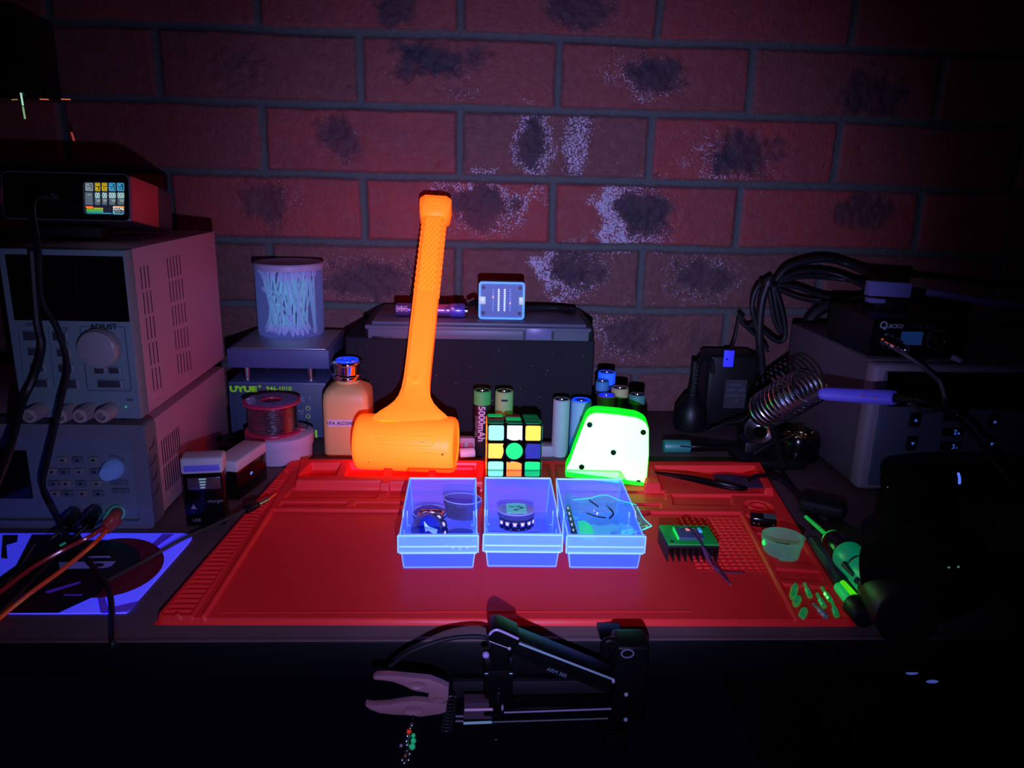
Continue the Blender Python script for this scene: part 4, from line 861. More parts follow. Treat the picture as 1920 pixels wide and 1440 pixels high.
# ================================================================== leads and cables on the left
def cable(name, pts, r, m, label, cat='cable', n=8, k=8, loc=None): return solid(name, m, [tube(pts, r, n, k)], label, cat)
cable('usb_cable', [oY(94, 369, CY - .014), oY(70, 372, .66), oY(61, 395, .62), oY(72, 470, .60), oY(78, 560, .60), oY(108, 620, .60), oY(126, 690, .60), oY(112, 760, .595), oY(92, 850, .59), oY(80, 910, .585), oY(95, 950, .575), oZ(130, 1012, .012), oZ(185, 1075, .006), oZ(205, 1110, .006), oZ(211, 1165, .006), oZ(212, 1203, .006), oY(214, 1230, .453)], .0022, CABLE, 'thin black cable running from the charger down across both instruments to the desk edge')
cable('power_cable', [oY(60, 470, .618), oY(70, 600, .615), oY(78, 650, .612), oY(62, 710, .612), oY(40, 760, .60), oY(12, 860, .56), oY(-40, 980, .52)], .0032, CABLE, 'thicker black cable hanging down the left of the beige supply')
LEAD = fluor('orange_red_lead', (1.1, .12, .03), (.05, .003, .0), 1.0, rough=.25, gloss=.12); LEADD = fluor('dim_red_lead', (.45, .05, .05), (.02, .0, .0), 1.0, rough=.25, gloss=.12)
t = thing('test_lead', (-.315, .60, .004), 'orange-red test lead from the right socket, nearer of the pair', 'test lead')
part(t, 'plug', pmat('red_plug', (.6, .08, .06), .35), tube([oY(222, 978, .606), oY(212, 985, .598), oY(200, 995, .592)], .0035, 12, 4)); part(t, 'wire', LEAD, tube([oY(200, 995, .592), oZ(170, 1025, .016), oZ(115, 1070, .010), oZ(60, 1110, .006), oZ(10, 1150, .004), oZ(-30, 1185, .004)], .0017, 8, 8))
t = thing('test_lead', (-.32, .605, .01), 'darker red test lead with an elbow plug, farther of the pair', 'test lead')
part(t, 'plug', pmat('red_plug', (.6, .08, .06), .35), tube([oY(219, 962, .612), oY(214, 970, .600), oY(200, 985, .596)], .0050, 12, 4)); part(t, 'wire', LEADD, tube([oY(200, 985, .596), oZ(170, 1005, .022), oZ(115, 1033, .014), oZ(60, 1065, .008), oZ(0, 1110, .004), oZ(-30, 1130, .004)], .0017, 8, 8))
for (a, b, c_, lb, d_) in (((140, 966), (100, 1010), (30, 1075), 'black test lead from the left socket, crossing the printed card', .004), ((180, 962), (130, 1020), (20, 1130), 'black test lead from the middle socket, crossing the printed card', .006)):
    t = thing('black_test_lead', tuple(oZ(b[0], b[1], .006)), lb, 'test lead')
    part(t, 'plug', BLACKG, tube([oY(a[0], a[1], .610), oY(a[0] - 8, a[1] + 10, .598), oY(a[0] - 16, a[1] + 22, .590)], .0055, 10, 4)); part(t, 'wire', CABLE, tube([oY(a[0] - 16, a[1] + 22, .590), oZ(b[0] - 15, b[1] + 10, .010), oZ(c_[0], c_[1], d_), oZ(-40, c_[1] + 50, d_)], .0018, 8, 8))
solid('green_sleeve', fluor('green_sleeve', (.02, .7, .3), (.0, .06, .03), 1.), [rod(oZ(113, 1023, .018), oZ(122, 1018, .018), .0010, 8)], 'tiny green sleeve lying across the red test leads', 'sleeve')
cable('thin_copper_wire', [oZ(66, 1020, .006), oZ(40, 1060, .004), oZ(5, 1105, .004), oZ(-30, 1150, .004)], .0007, pmat('copper_brown', (.35, .16, .08), .4), 'thin brown wire beside the test leads at the far left', 'wire')
# printed card
CARDW = fluor('card_white', (.9, .9, 5.5), (.012, .014, .32), 1.0, rough=.4, gloss=.03)
cd = thing('printed_card', (-.30, .555, 0), 'blue-white glowing card printed with a dark record, at the front left of the desk', 'card')
o_ = [oZ(u, v, .001) for u, v in ((-60, 1000), (180, 1000), (340, 1000), (352, 1001), (359, 1004), (360, 1009), (356, 1015), (345, 1028), (240, 1146), (236, 1149), (120, 1150), (-40, 1150))]
part(cd, 'card_sheet', CARDW, prism([(p.x, p.y) for p in o_], .0002, .0012))
def ell(u, v, ru, rv, m, z, name, skew=0.0, n=48):
    pts = [oZ(u + ru * math.cos(a) - skew * rv * math.sin(a), v + rv * math.sin(a), z) for a in np.linspace(0, 2 * PI, n + 1)[:-1]]
    part(cd, name, m, ([p for p in pts], [list(range(n))]))
PR = {'plum': fluor('print_plum', (.22, .02, .05), (.004, 0, 0), 1.), 'dark': pmat('print_dark', (.008, .008, .02), .5), 'mid': fluor('print_violet', (.5, .22, 1.8), (0, 0, .05), 1.), 'lilac': fluor('print_lilac', (.42, .36, 1.1), (.01, .01, .05), 1.)}
def pq(m, name, z, *uv): part(cd, name, PR[m], ([oZ(u, v, z) for u, v in uv], [list(range(len(uv)))]))
ell(205, 1065, 98, 56, PR['plum'], .0014, 'printed_disc', .55); ell(165, 1052, 96, 40, PR['dark'], .0016, 'printed_shade', .5)
pq('mid', 'printed_stripe', .00135, (281, 1023), (305, 1001), (328, 1001), (296, 1024)); pq('mid', 'printed_stripe', .00135, (182, 1117), (196, 1115), (206, 1149), (188, 1149)); pq('mid', 'printed_stripe', .00135, (190, 1150), (212, 1138), (262, 1126), (240, 1147))
pq('dark', 'printed_shade', .0018, (60, 1002), (150, 1002), (205, 1075), (190, 1112), (110, 1149), (-40, 1150), (-40, 1110), (30, 1060)); pq('dark', 'printed_shade', .0017, (5, 1003), (34, 1003), (32, 1016), (12, 1022), (14, 1048), (2, 1046))
pq('lilac', 'printed_label', .0020, (110, 1054), (218, 1052), (208, 1062), (196, 1065), (112, 1067)); ell(186, 1059, 9, 3.4, PR['dark'], .0022, 'printed_spindle'); pq('lilac', 'printed_highlight', .0020, (165, 1043), (206, 1042), (208, 1046), (160, 1046))
pq('mid', 'printed_highlight', .0020, (84, 1109), (150, 1090), (152, 1093), (90, 1113)); pq('mid', 'printed_highlight', .0020, (120, 1114), (156, 1114), (154, 1117), (120, 1117)); pq('mid', 'printed_highlight', .0021, (30, 1118), (45, 1112), (25, 1142), (0, 1146))
# thin lead with a probe that ends on the mat
t = thing('probe_lead', tuple(oZ(400, 975, .004)), 'thin brown-black lead with a metal tipped probe resting on the left edge of the mat', 'probe')
part(t, 'wire', pmat('brown_black_lead', (.09, .06, .05), .35), tube([oZ(195, 1092, .004), oZ(265, 1055, .004), oZ(340, 1012, .004), (oZ(400, 985, .005)), oZ(435, 968, .008), oZ(462, 955, .0105)], .0016, 8, 8))
part(t, 'collar', BLACK, rod(oZ(460, 956, .0110), oZ(481, 947, .0115), .0042, 14, .0034, .001), rod(oZ(474, 950, .0115), oZ(484, 946, .0115), .0030, 12))
part(t, 'metal_sleeve', pmat('brown_steel', (.55, .42, .42), .25, metal=.9), rod(oZ(481, 947, .0118), oZ(503, 936, .0118), .0024, 14)); part(t, 'needle', BRASS, rod(oZ(503, 936, .0118), oZ(517, 926, .0112), .0008, 8))
# two black card-reader sized boxes with white lids
def small_box(front_l, front_r, hgt, lidh, depth, rz, label, det):
    a = oZ(*front_l); b = oZ(*front_r); w_ = (b - a).length; t = thing('accessory_box', tuple(a), label, 'box', None, rz)
    part(t, 'black_tray', BLACKG, box(0, w_, 0, depth, 0, hgt - lidh + .002, .0015), local=True)
    part(t, 'white_lid', WHITEP, box(-.0008, w_ + .0008, -.0008, depth + .0008, hgt - lidh, hgt, .0025, 3), local=True, label='white lid')
    det(t, w_, hgt - lidh, depth)
def det1(t, w_, h_, dp_):
    part(t, 'lid_band', fluor('violet_blue_band', (.2, .2, .9), (.005, .005, .05), 1.), box(.002, w_ - .002, -.0014, -.0005, h_ + .003, h_ + .0085, .0004), local=True)
    wd = part(t, 'window', pmat('window_foil', (.25, .17, .20), .2, metal=.6), box(.004, w_ - .002, -.0009, 0, h_ - .014, h_ - .003, .0003), local=True)
    for k in range(4): part(wd, 'bar', pmat('pale_green_bar', (.5, .8, .7), .3, emit=(.3, .6, .5), es=.25), box(w_ * .5 - .003 + .0003 * k, w_ * .5 + .003 - .0004 * k, -.0013, -.0008, h_ - .005 - k * .0026, h_ - .0036 - k * .0026), local=True)
    X = WP[t.name]
    part(t, 'warning_mark', pmat('grey_print', (.35, .35, .38), .5), tf(prism([(0, 0), (.005, 0), (.0025, .0045)], 0, .0003), facing(.005, -.0005, h_ - .032)), local=True)
    txt(t, 'charger', .0045, X @ facing(w_ * .78, -.0004, h_ - .0255), MATS['grey_print'], depth=.0001); txt(t, 'USB', .0040, X @ facing(.009, -.0004, h_ - .043), MATS['grey_print'], depth=.0001)
small_box((350, 988), (423, 972), .0640, .0150, .019, .14, 'small black box with a lilac lid and foil window, nearest the mat corner', det1)
def det2(t, w_, h_, dp_):
    part(t, 'blue_light', pmat('blue_light', (.1, .2, .8), .2, emit=(.1, .25, .9), es=.6), sphere((w_ + .0002, dp_ * .45, h_ - .010), .0022, .25, 1.2, .7, 10), local=True, label='small blue light')
    txt(t, 'T8', .004, WP[t.name] @ facing(w_ * .5, -.0012, h_ + .0055), MATS['grey_print'] if 'grey_print' in MATS else INK, depth=.0001)
small_box((404, 935), (452, 925), .0400, .0115, .058, -.22, 'wider black box with a pinkish white lid, behind the small lidded box', det2)
cable('coiled_black_cable', [oZ(385, 838, .012), oZ(398, 826, .02), oZ(420, 822, .02), oZ(440, 824, .015), oZ(452, 835, .008), oZ(432, 842, .006), oZ(405, 840, .006), oZ(380, 852, .006)], .0028, CABLE, 'loose loop of black cable behind the two lidded boxes')
# ================================================================== hot plate, swab jar, spool, tub, bottle
NAVY = pmat('navy_enamel', (.10, .13, .30), .45); YG = fluor('yellow_green_print', (.4, 1.0, .04), (.03, .10, .0), 1.0)
HX0, HX1, HY = -.2822, -.1713, .860
hp = thing('hot_plate', (-.2268, .91, 0), 'navy soldering hot plate on four steel posts, under the swab jar', 'hot plate')
part(hp, 'body', NAVY, box(HX0, HX1, HY, HY + .11, .004, .0706, .0015))
part(hp, 'front_face', pmat('navy_face', (.07, .10, .17), .5), box(HX0 + .002, HX1 - .002, HY - .0006, HY + .001, .007, .0680, .001))
for x in (HX0 + .015, HX1 - .015):
    part(hp, 'rubber_foot', RUBBER, tf(cyl(.006, 0, .005, 16), at(x, HY + .015, 0))); part(hp, 'rubber_foot', RUBBER, tf(cyl(.006, 0, .005, 16), at(x, HY + .085, 0)))
    for y in (HY + .012, HY + .098): part(hp, 'steel_post', STEEL, tf(cyl(.0046, .0700, .0900, 20), at(x + (.004 if x < -.2 else -.004), y, 0)))
PX0, PX1, PY = -.2783, -.1647, .851
part(hp, 'plate', pmat('blue_steel_plate', (.09, .11, .26), .5), box(PX0, PX1, PY, PY + .117, .0892, .1112, .0012), label='deep blue steel plate frame')
part(hp, 'heating_surface', pmat('brushed_plate', (.42, .42, .48), .38, metal=.6, bump=.2, scale=400), box(PX0 + .004, PX1 - .004, PY + .002, PY + .114, .1108, .1120, .0003), label='brushed metal top')
txt(hp, 'UYUE', .0090, facing(*oY(456, 730, HY - .0008)), YG, bold=.0005, sx=1.35); txt(hp, '\u00ae', .0042, facing(*oY(487, 725, HY - .0008)), YG, bold=.0001)
txt(hp, '946-1010', .0072, facing(*oY(523, 729, HY - .0008)), YG, bold=.0001, sx=1.05)
for v, r_ in ((765, 0), (780, PI)):
    q = oY(578, v, HY - .0008); b_ = part(hp, 'round_button', pmat('button_green', (.30, .48, .25), .4), tf(cyl(.0031, 0, .0010, 24), facing(*q)))
    part(b_, 'arrow', INK, tf(prism([(-.0015, -.001), (.0015, -.001), (0, .0014)], .0010, .0013), facing(*q) @ Matrix.Rotation(r_, 4, 'Z')))
for s_, u, v in (('\u00b0C', 566, 749), ('\u00b0C', 564, 773), (')', 581, 745)): txt(hp, s_, .0060, facing(*oY(u, v, HY - .0008)), pmat('cool_print', (.5, .55, .6), .5))
part(hp, 'green_sticker', YG, box(oY(591, 812, HY).x, oY(595, 812, HY).x, HY - .001, HY, oY(594, 820, HY).z, oY(594, 806, HY).z))

jz = .1121; jc = Vector((-.2256, .938, jz)); JR = .0396
JARM = film('milky_jar_wall', (.85, .88, 1.0), (.42, .45, .75), .15, (.03, .035, .13), .6, rough=.2, gloss=.06, edge=.45)
jar = thing('swab_jar', tuple(jc), 'round milky jar of cotton swabs with a white lid, on the hot plate', 'jar')
Xj = Matrix.Translation(jc)
part(jar, 'jar_body', JARM, tf(lathe([(.0001, 0), (JR - .003, 0), (JR - .0015, .001), (JR - .0005, .004), (JR, .0818), (JR - .0012, .0818), (JR - .0017, .005), (JR - .003, .0012), (.0001, .0012)], 64, False), Xj))
part(jar, 'lid', pmat('milky_lid', (.50, .46, .66), .4), tf(lathe([(.0001, .0876), (JR - .004, .0876), (JR - .002, .0880), (JR + .0006, .0876), (JR + .0020, .0860), (JR + .0018, .0800), (JR + .0008, .0800), (JR + .0006, .0845), (.0001, .0850)], 64, False), Xj), label='milky white lid')
part(jar, 'tape_band', pmat('pale_tape', (.55, .55, .7), .5), tf(cyl(JR - .0020, .030, .0302, 48), Xj)) if False else None
SWS = fluor('swab_stick', (.75, 1.2, 1.0), (.03, .08, .09), 1.); SWT = fluor('swab_tip', (1.0, .95, .95), (.05, .05, .12), 1.)
sticks = []
def swab_mesh():
    t = thing('cotton_swab', (0, 0, 0), 'x', 'cotton swab'); part(t, 'stick', SWS, cyl(.0012, 0, .0745, 8), local=True)
    for z in (.0, .0745): part(t, 'cotton_tip', SWT, sphere((0, 0, z + (.004 if z == 0 else -.004)), .0022, 1, 1, 2.3, 10), local=True)
    return t
proto = swab_mesh(); N_SW = 46
rs = random.Random(11); first = True
def place_swab(b, tpnt, lab):
    global first
    o = proto if first else None
    Mx = along(b, tpnt)
    if first: first = False
    else:
        o = proto.copy(); COL.objects.link(o)
        for chd in [q for q in COL.objects if q.parent == proto]:
            c_ = chd.copy(); COL.objects.link(c_); c_.parent = o
    o.location = b; o.rotation_euler = Mx.to_euler(); o['label'] = lab; o['group'] = 'cotton swabs in the jar'; o['category'] = 'cotton swab'; WP[o.name] = Mx
RI = JR - .0052
for k in range(N_SW):
    for _ in range(50):
        a = rs.uniform(0, 2 * PI); rr = RI * math.sqrt(rs.random()); b_ = Vector((rr * math.cos(a), rr * math.sin(a), .0030))
        lean = rs.gauss(0, .012) + .006; a2 = rs.uniform(-.5, .5); e_ = b_ + Vector((lean * math.cos(a2) * 1.5, rs.gauss(0, .008), 0)); hh = math.sqrt(max(1e-6, .0745 ** 2 - (e_ - b_).length ** 2)); e_.z = .0030 + hh
        if Vector((e_.x, e_.y)).length < RI and e_.z < .081: break
    else: continue
    place_swab(jc + b_, jc + e_, 'white cotton swab standing among the others in the milky jar on the hot plate')
for b_, e_, lab in (((.009, -.0325, .022), (-.0235, -.0225, .070), 'cotton swab leaning steeply from upper left across the front of the jar'), ((.015, -.0285, .0045), (-.0325, -.004, .058), 'cotton swab leaning to the left wall of the jar')):
    place_swab(jc + Vector(b_), jc + Vector(e_), lab)

TUBM = pmat('lilac_white_tub', (.62, .55, .70), .4)
tc = Vector((-.2130, .8070, 0)); TR = .0355
tb = thing('round_tub', tuple(tc), 'round white lidded tub on the desk with the solder spool on top', 'tub')
part(tb, 'tub_body', TUBM, tf(lathe([(.0001, 0), (TR - .0035, 0), (TR - .0015, .0015), (TR - .0008, .017), (.0001, .017)], 56, False), Matrix.Translation(tc)))
part(tb, 'lid', TUBM, tf(lathe([(.0001, .0170), (TR + .0004, .0170), (TR + .0008, .0180), (TR + .0008, .0290), (TR - .0010, .0300), (.0001, .0302)], 56, False), Matrix.Translation(tc)))
sc_ = Vector((-.2185, .8040, .0304)); SR = .0302
sl = thing('solder_spool', tuple(sc_), 'red spool of dull solder wire on top of the white tub', 'spool')
SPR = fluor('spool_red', (.55, .035, .10), (.02, .0, .003), 1., rough=.2, gloss=.15); Xs_ = Matrix.Translation(sc_)
part(sl, 'lower_flange', SPR, tf(lathe([(.0001, 0), (SR - .0015, 0), (SR, .0008), (SR, .0024), (SR - .001, .003), (.0001, .003)], 56, False), Xs_))
part(sl, 'wound_solder', pmat('solder_grey', (.42, .38, .46), .22, metal=1.0, bump=.4, scale=700), tf(lathe([(.0245, .003)] + [(.0255 + .0006 * (k % 2), .0035 + k * .00105) for k in range(27)] + [(.0245, .0325)], 56, False), Xs_), label='grey wound solder wire')
part(sl, 'upper_flange', SPR, tf(lathe([(.0110, .0330), (SR - .001, .0330), (SR, .0338), (SR, .0352), (SR - .0015, .0360), (.0110, .0360), (.0110, .0330)], 56, False), Xs_), tf(lathe([(.0110, .0360), (.0104, .0300)], 32, False), Xs_))
part(sl, 'foil_label', pmat('lilac_foil', (.50, .42, .72), .18, metal=.55, bump=1.0, scale=240), tf(lathe([(.0115, .0363), (SR - .003, .0363)], 56, False), Xs_), label='crinkled lilac label disc')
part(sl, 'hub_well', pmat('dark_red_hub', (.15, .01, .02), .5), tf(cyl(.0110, .0335, .0340, 32), Xs_))
part(sl, 'loose_end', STEEL, tube([sc_ + Vector((.024, -.010, .008)), sc_ + Vector((.031, -.010, .006)), sc_ + Vector((.036, -.004, .004)), sc_ + Vector((.036, .006, .006))], .0006, 6, 6))

ic = Vector((-.1410, .8310, 0)); IW = .0250
ip = thing('alcohol_bottle', tuple(ic), 'yellowish square alcohol bottle with a chrome pump cap, behind the hammer head', 'bottle')
YEL = pmat('cloudy_yellow_plastic', (.82, .52, .18), .42, vary=.05, scale=20)
secs = []
for z, w_, r_ in ((0, .0235, .006), (.0015, IW - .0005, .007), (.004, IW, .007), (.0620, IW, .007), (.0700, IW - .0006, .0075), (.0750, IW - .0030, .009), (.0785, IW - .0075, .012), (.0800, .0160, .0158), (.0805, .0135, .01345), (.0850, .0135, .01345)):
    secs.append([ic + Vector((x, y, z)) for x, y in rrect(-w_, w_, -w_, w_, r_, 6)])
part(ip, 'bottle_body', YEL, loft(secs))
part(ip, 'label_strip', pmat('paper_lilac', (.72, .62, .75), .5), box(oY(614, 794, .805).x, oY(667, 794, .805).x, ic.y - IW - .0004, ic.y - IW + .0002, oY(640, 800, .8055).z, oY(640, 787, .8055).z), label='pale label strip')
txt(ip, 'I.P.A. ALCOHOL', .0050, facing(oY(641, 794, .805).x, ic.y - IW - .0004, oY(641, 794, .8055).z), INK, bold=.0001, sx=.9)
Xi = Matrix.Translation(ic)
part(ip, 'pump_cap', CHROME, tf(lathe([(.0001, .0835), (.0150, .0835), (.0162, .0845), (.0166, .0868), (.0160, .0880), (.0165, .0888), (.0160, .0898), (.0150, .0905), (.0152, .1000), (.0162, .1010), (.0165, .1022), (.0160, .1034), (.0145, .1042), (.0135, .1046), (.0001, .1046)], 48, False), Xi), label='chrome pump cap')
part(ip, 'blue_top', fluor('blue_dish', (.05, .25, 2.4), (.0, .02, .35), 1., rough=.15, gloss=.2), tf(lathe([(.0001, .1052), (.0040, .1048), (.0044, .1058), (.0080, .1058), (.0086, .1048), (.0112, .1052), (.0120, .1062), (.0124, .1062), (.0126, .1044)], 40, False), Xi), label='glowing blue dished top')

# ================================================================== black case and grey organiser against the wall
BOXM = pmat('dusty_black_case', (.020, .019, .026), .7, spec=.1, vary=.25, scale=14, bump=.15)
BX0 = oY(648, 700, .868).x; BX1 = oY(1113, 700, .868).x; BZ = oY(1113, 640, .868).z + .001; BY = .868
bc = thing('black_storage_case', ((BX0 + BX1) / 2, .93, 0), 'big plain black storage case standing against the brick wall under the grey organiser', 'case')
part(bc, 'case_body', BOXM, box(BX0, BX1, BY, .990, 0, BZ, .003, 3))
rs = random.Random(3); DUST = pmat('pale_dust', (.35, .35, .4), .7)
for k in range(34):
    x = rs.gauss(.01, .07); z = rs.uniform(.03, BZ - .01)
    if BX0 + .005 < x < BX1 - .005: part(bc, 'dust_speck', DUST, sphere((x, BY - .0001, z), rs.uniform(.0003, .0006), 1, .4, 1, 6))
OX0 = oY(686, 620, .86).x; OX1 = oY(1110, 620, .86).x; OZ1 = oY(900, 606, .86).z; OGM = pmat('slate_organiser', (.12, .13, .18), .42)
og = thing('grey_organiser', ((OX0 + OX1) / 2, .92, BZ), 'slate grey plastic organiser case with a latch, lying on the black case', 'organiser case')
OZa = oY(900, 638, .86).z
part(og, 'lower_tray', BLACK, box(OX0 - .002, OX1 + .003, .866, .992, BZ, OZ1 - .003, .002))
part(og, 'front_band', OGM, box(OX0 + .002, OX1 - .003, .861, .870, max(OZa, BZ + .0002), OZ1 - .008, .001)); part(og, 'lid', OGM, box(OX0 - .001, OX1 - .001, .8585, .988, OZ1 - .0085, OZ1 - .004, .0012), box(OX0 + .006, OX1 - .006, .863, .984, OZ1 - .0045, OZ1, .0015))
lx0 = oY(986, 626, .86).x; lx1 = oY(1034, 626, .86).x
part(og, 'latch', pmat('violet_slate_latch', (.16, .16, .34), .35), box(lx0, lx1, .8575, .864, oY(1000, 637, .858).z, oY(1000, 615, .858).z, .0008), label='bluish latch')
part(og, 'latch_recess', BLACK, box(lx0 - .003, lx0 - .0005, .8604, .862, OZa + .001, OZ1 - .008), box(lx1 + .0005, lx1 + .003, .8604, .862, OZa + .001, OZ1 - .008))
part(og, 'hinge_lug', BLACK, box(oY(690, 640, .86).x + .004, oY(735, 640, .86).x, .860, .866, BZ + .0001, BZ + .0025, .0004))
TOPZ = OZ1
# flashlight lying on the organiser
FV = pmat('violet_anodised', (.30, .16, .55), .25, metal=.7)
fa = oZ(742, 573, TOPZ + .0075); fb = oZ(872, 577, TOPZ + .0075); fa.y = fb.y = .895
fa = oY(742, 566, .895); fb = oY(872, 568, .895); fa.z = fb.z = TOPZ + .0084
fl_ = thing('flashlight', (fa.x + .04, .895, TOPZ), 'violet metal flashlight lying on the grey organiser behind the hammer handle', 'flashlight')
Lf = (fb - fa).length; Xf = along(fa, fb)
part(fl_, 'barrel', FV, tf(lathe([(.0001, 0), (.0066, 0), (.0074, .001), (.0074, Lf - .018), (.0068, Lf - .0175), (.0001, Lf - .0175)], 32, False), Xf))
part(fl_, 'head', pmat('blue_violet_head', (.18, .14, .80), .25, metal=.5), tf(lathe([(.0001, Lf - .0175), (.0078, Lf - .0175), (.0082, Lf - .0165), (.0082, Lf - .0015), (.0076, Lf), (.0001, Lf)], 32, False), Xf), label='blue violet head')
part(fl_, 'lens', CHROME, tf(lathe([(.0001, Lf), (.0045, Lf), (.0045, Lf + .003), (.0001, Lf + .003)], 20, False), Xf))
FLG = pmat('flag_pink', (.75, .45, .55), .5); FLB = pmat('flag_blue', (.08, .06, .35), .5)
fx0 = oY(741, 560, .887).x; fz = fa.z + .0022
fg = part(fl_, 'flag_decal', FLB, box(fx0 + .0005, fx0 + .0140, fa.y - .0080, fa.y - .0074, fz - .0035, fz + .0035), label='small cross-striped flag decal')
cxx = fx0 + .00725
for a_, b_ in (((fx0 + .0008, fz - .0033), (fx0 + .0137, fz + .0033)), ((fx0 + .0008, fz + .0033), (fx0 + .0137, fz - .0033))): part(fg, 'flag_stripe', FLG, rod((a_[0], fa.y - .0081, a_[1]), (b_[0], fa.y - .0081, b_[1]), .0005, 6))
part(fg, 'flag_stripe', FLG, box(fx0 + .0005, fx0 + .0140, fa.y - .0083, fa.y - .0079, fz - .0007, fz + .0007)); part(fg, 'flag_stripe', FLG, box(cxx - .0008, cxx + .0008, fa.y - .0083, fa.y - .0079, fz - .0035, fz + .0035))
part(fl_, 'square_mark', FLG, box(oY(846, 560, .887).x, oY(852, 560, .887).x, fa.y - .0080, fa.y - .0073, fa.z + .0015, fa.z + .0045)); part(fl_, 'side_button', pmat('dull_brass', (.8, .35, .3), .3, metal=.6), sphere((oY(835, 566, .887).x, fa.y - .0074, fa.z + .001), .0013, n=8))
cable('loose_black_strap', [oY(880, 572, .90), oY(892, 566, .91), (OX0 + .135, .93, TOPZ + .004), (OX0 + .19, .95, TOPZ + .004), (OX1 - .03, .955, TOPZ + .003), (OX1 - .012, .93, TOPZ + .003)], .0032, RUBBER, 'black strap lying along the top of the grey organiser behind the LED tester', 'strap')
# small LED tester box
lb0 = oY(897, 586, .885); lb1 = oY(985, 530, .885); LW = lb1.x - lb0.x; LH = lb1.z - TOPZ
lt = thing('led_tester', ((lb0.x + lb1.x) / 2, .885, TOPZ), 'small pale blue box with two columns of white LEDs, on the grey organiser', 'LED tester')
Xl = at(lb0.x, .885, TOPZ + .0002, .0, -.04)
FRB = fluor('pale_blue_frame', (.22, .95, 1.7), (.01, .05, .12), 1.)
part(lt, 'case_back', BLACK, tf(box(.0003, LW - .0003, .004, .030, 0, LH - .0004, .003, 3), Xl)); part(lt, 'frame', FRB, tf(ring(rrect(0, LW, 0, LH, .004), rrect(.0025, LW - .0025, .0025, LH - .0025, .002), 0, .005), Xl @ facing(0, .005, 0)), label='glowing pale blue frame')
tbd = part(lt, 'circuit_board', fluor('slate_board', (.12, .22, .48), (.004, .008, .02), 1.), tf(box(.0022, LW - .0022, .0025, .004, .0022, LH - .0022), Xl), label='slate blue circuit board')
WL = fluor('white_led_die', (2.2, 2.4, 2.6), (.35, .4, .45), 1.); RED_L = pmat('lit_red_led', (.9, .3, .2), .3, emit=(1, .35, .22), es=1.)
for k in range(12):
    z = LH * (.235 + k * .0505)
    for fxq in (.435, .565): part(tbd, 'white_led', WL, tf(box(LW * fxq - .0009, LW * fxq + .0009, .0016, .0026, z - .0006, z + .0006), Xl))
    for fxq, rk in ((.315, 7), (.685, 4)):
        m_ = RED_L if k == rk else fluor('pale_resistor', (.5, .75, 1.2), (.02, .04, .08), 1.); h_ = .0008 if k == rk else .00045
        part(tbd, 'resistor' if k != rk else 'red_led', m_, tf(box(LW * fxq - .0009, LW * fxq + .0009, .0016, .0026, z - h_, z + h_), Xl))
for fxq, s_ in ((.0, 1), (1.0, -1)):
    x0 = LW * fxq + s_ * .0006; part(lt, 'usb_socket', fluor('tin_socket', (.9, 1.3, .8), (.05, .08, .06), 1., gloss=.2), tf(box(min(x0, x0 + s_ * .0062), max(x0, x0 + s_ * .0078), -.0008, .003, LH * .40, LH * .61, .0006), Xl))
for fxq in (.105, .895):
    for fzq in (.16, .84): part(lt, 'corner_screw', BLACK, tf(cyl(.0021, 0, .0020, 20), Xl @ facing(LW * fxq, .0028, LH * fzq)))

# ================================================================== batteries standing at the back
def battery(u0, u1, vtop, Y, z1, mats, label, cat='battery', name='battery', z0=0.0003, group='battery cells standing along the back of the desk'):
    """mats: list of (fraction from bottom, material, part name)"""
    a = oY(u0, vtop, Y); b = oY(u1, vtop, Y); r = (b.x - a.x) / 2; c = Vector(((a.x + b.x) / 2, Y + r, 0)); H = z1
    t = thing(name, (c.x, c.y, z0), label, cat, group); X = at(c.x, c.y, z0); f0 = 0
    for k, (f, m, n) in enumerate(mats):
        pr = [(r * .999 if k else r - .0008, H * f0), (r, H * f0 + (0 if k else .0008)), (r, H * f - (.0 if f < 1 else .0008)), (r - (.0 if f < 1 else .0008), H * f)]
        part(t, n, m, tf(lathe([(.0001, H * f0)] + pr + [(.0001, H * f)], 36, False), X), label={'top_band': 'differently coloured top band', 'lower_wrap': 'differently coloured lower wrap'}.get(n)); f0 = f
    part(t, 'terminal', STEEL, tf(lathe([(.0001, H + .0003), (r * .36, H + .0003), (r * .34, H + .0012), (.0001, H + .0013)], 20, False), X)); part(t, 'top_ring', mats[-1][1], tf(lathe([(r * .80, H), (r * .80, H + .0004), (r - .0006, H + .0004), (r - .0006, H)], 36, False), X))
    part(t, 'top_washer', BLACK, tf(lathe([(r * .36, H + .0001), (r * .8, H + .0001)], 30, False), X))
    return t, X, r
GB = fluor('green_wrap', (.08, .55, .12), (.0, .02, .003), 1.); BW = pmat('black_wrap', (.015, .015, .018), .3)
t, X, r = battery(888, 921, 742, .808, .0755, [(.80, BW, 'wrap'), (1, GB, 'top_band')], 'black battery cell with a green top and white lettering, left of the back row')
PW = pmat('pale_pink_print', (.62, .50, .62), .5)
txt(t, '5000mAh', .0105, facing(oY(902.5, 795, .806).x, .8075, oY(902, 795, .8075).z) @ Matrix.Rotation(-PI / 2, 4, 'Z'), PW, bold=.0003, depth=.0006)
txt(t, 'LITHIUM CELL', .0040, facing(oY(893.5, 800, .8095).x, .8098, oY(894, 800, .81).z) @ Matrix.Rotation(-PI / 2, 4, 'Z'), pmat('dim_print', (.18, .2, .18), .5), depth=.0006, bold=.0001)
txt(t, '1.2V', .0060, facing(oY(916, 782, .8095).x, .8098, oY(916, 782, .81).z) @ Matrix.Rotation(-PI / 2, 4, 'Z'), pmat('dim_print', (.3, .3, .3), .5), depth=.0006)
YG2 = fluor('lime_wrap', (.28, .55, .20), (.01, .03, .005), 1.)
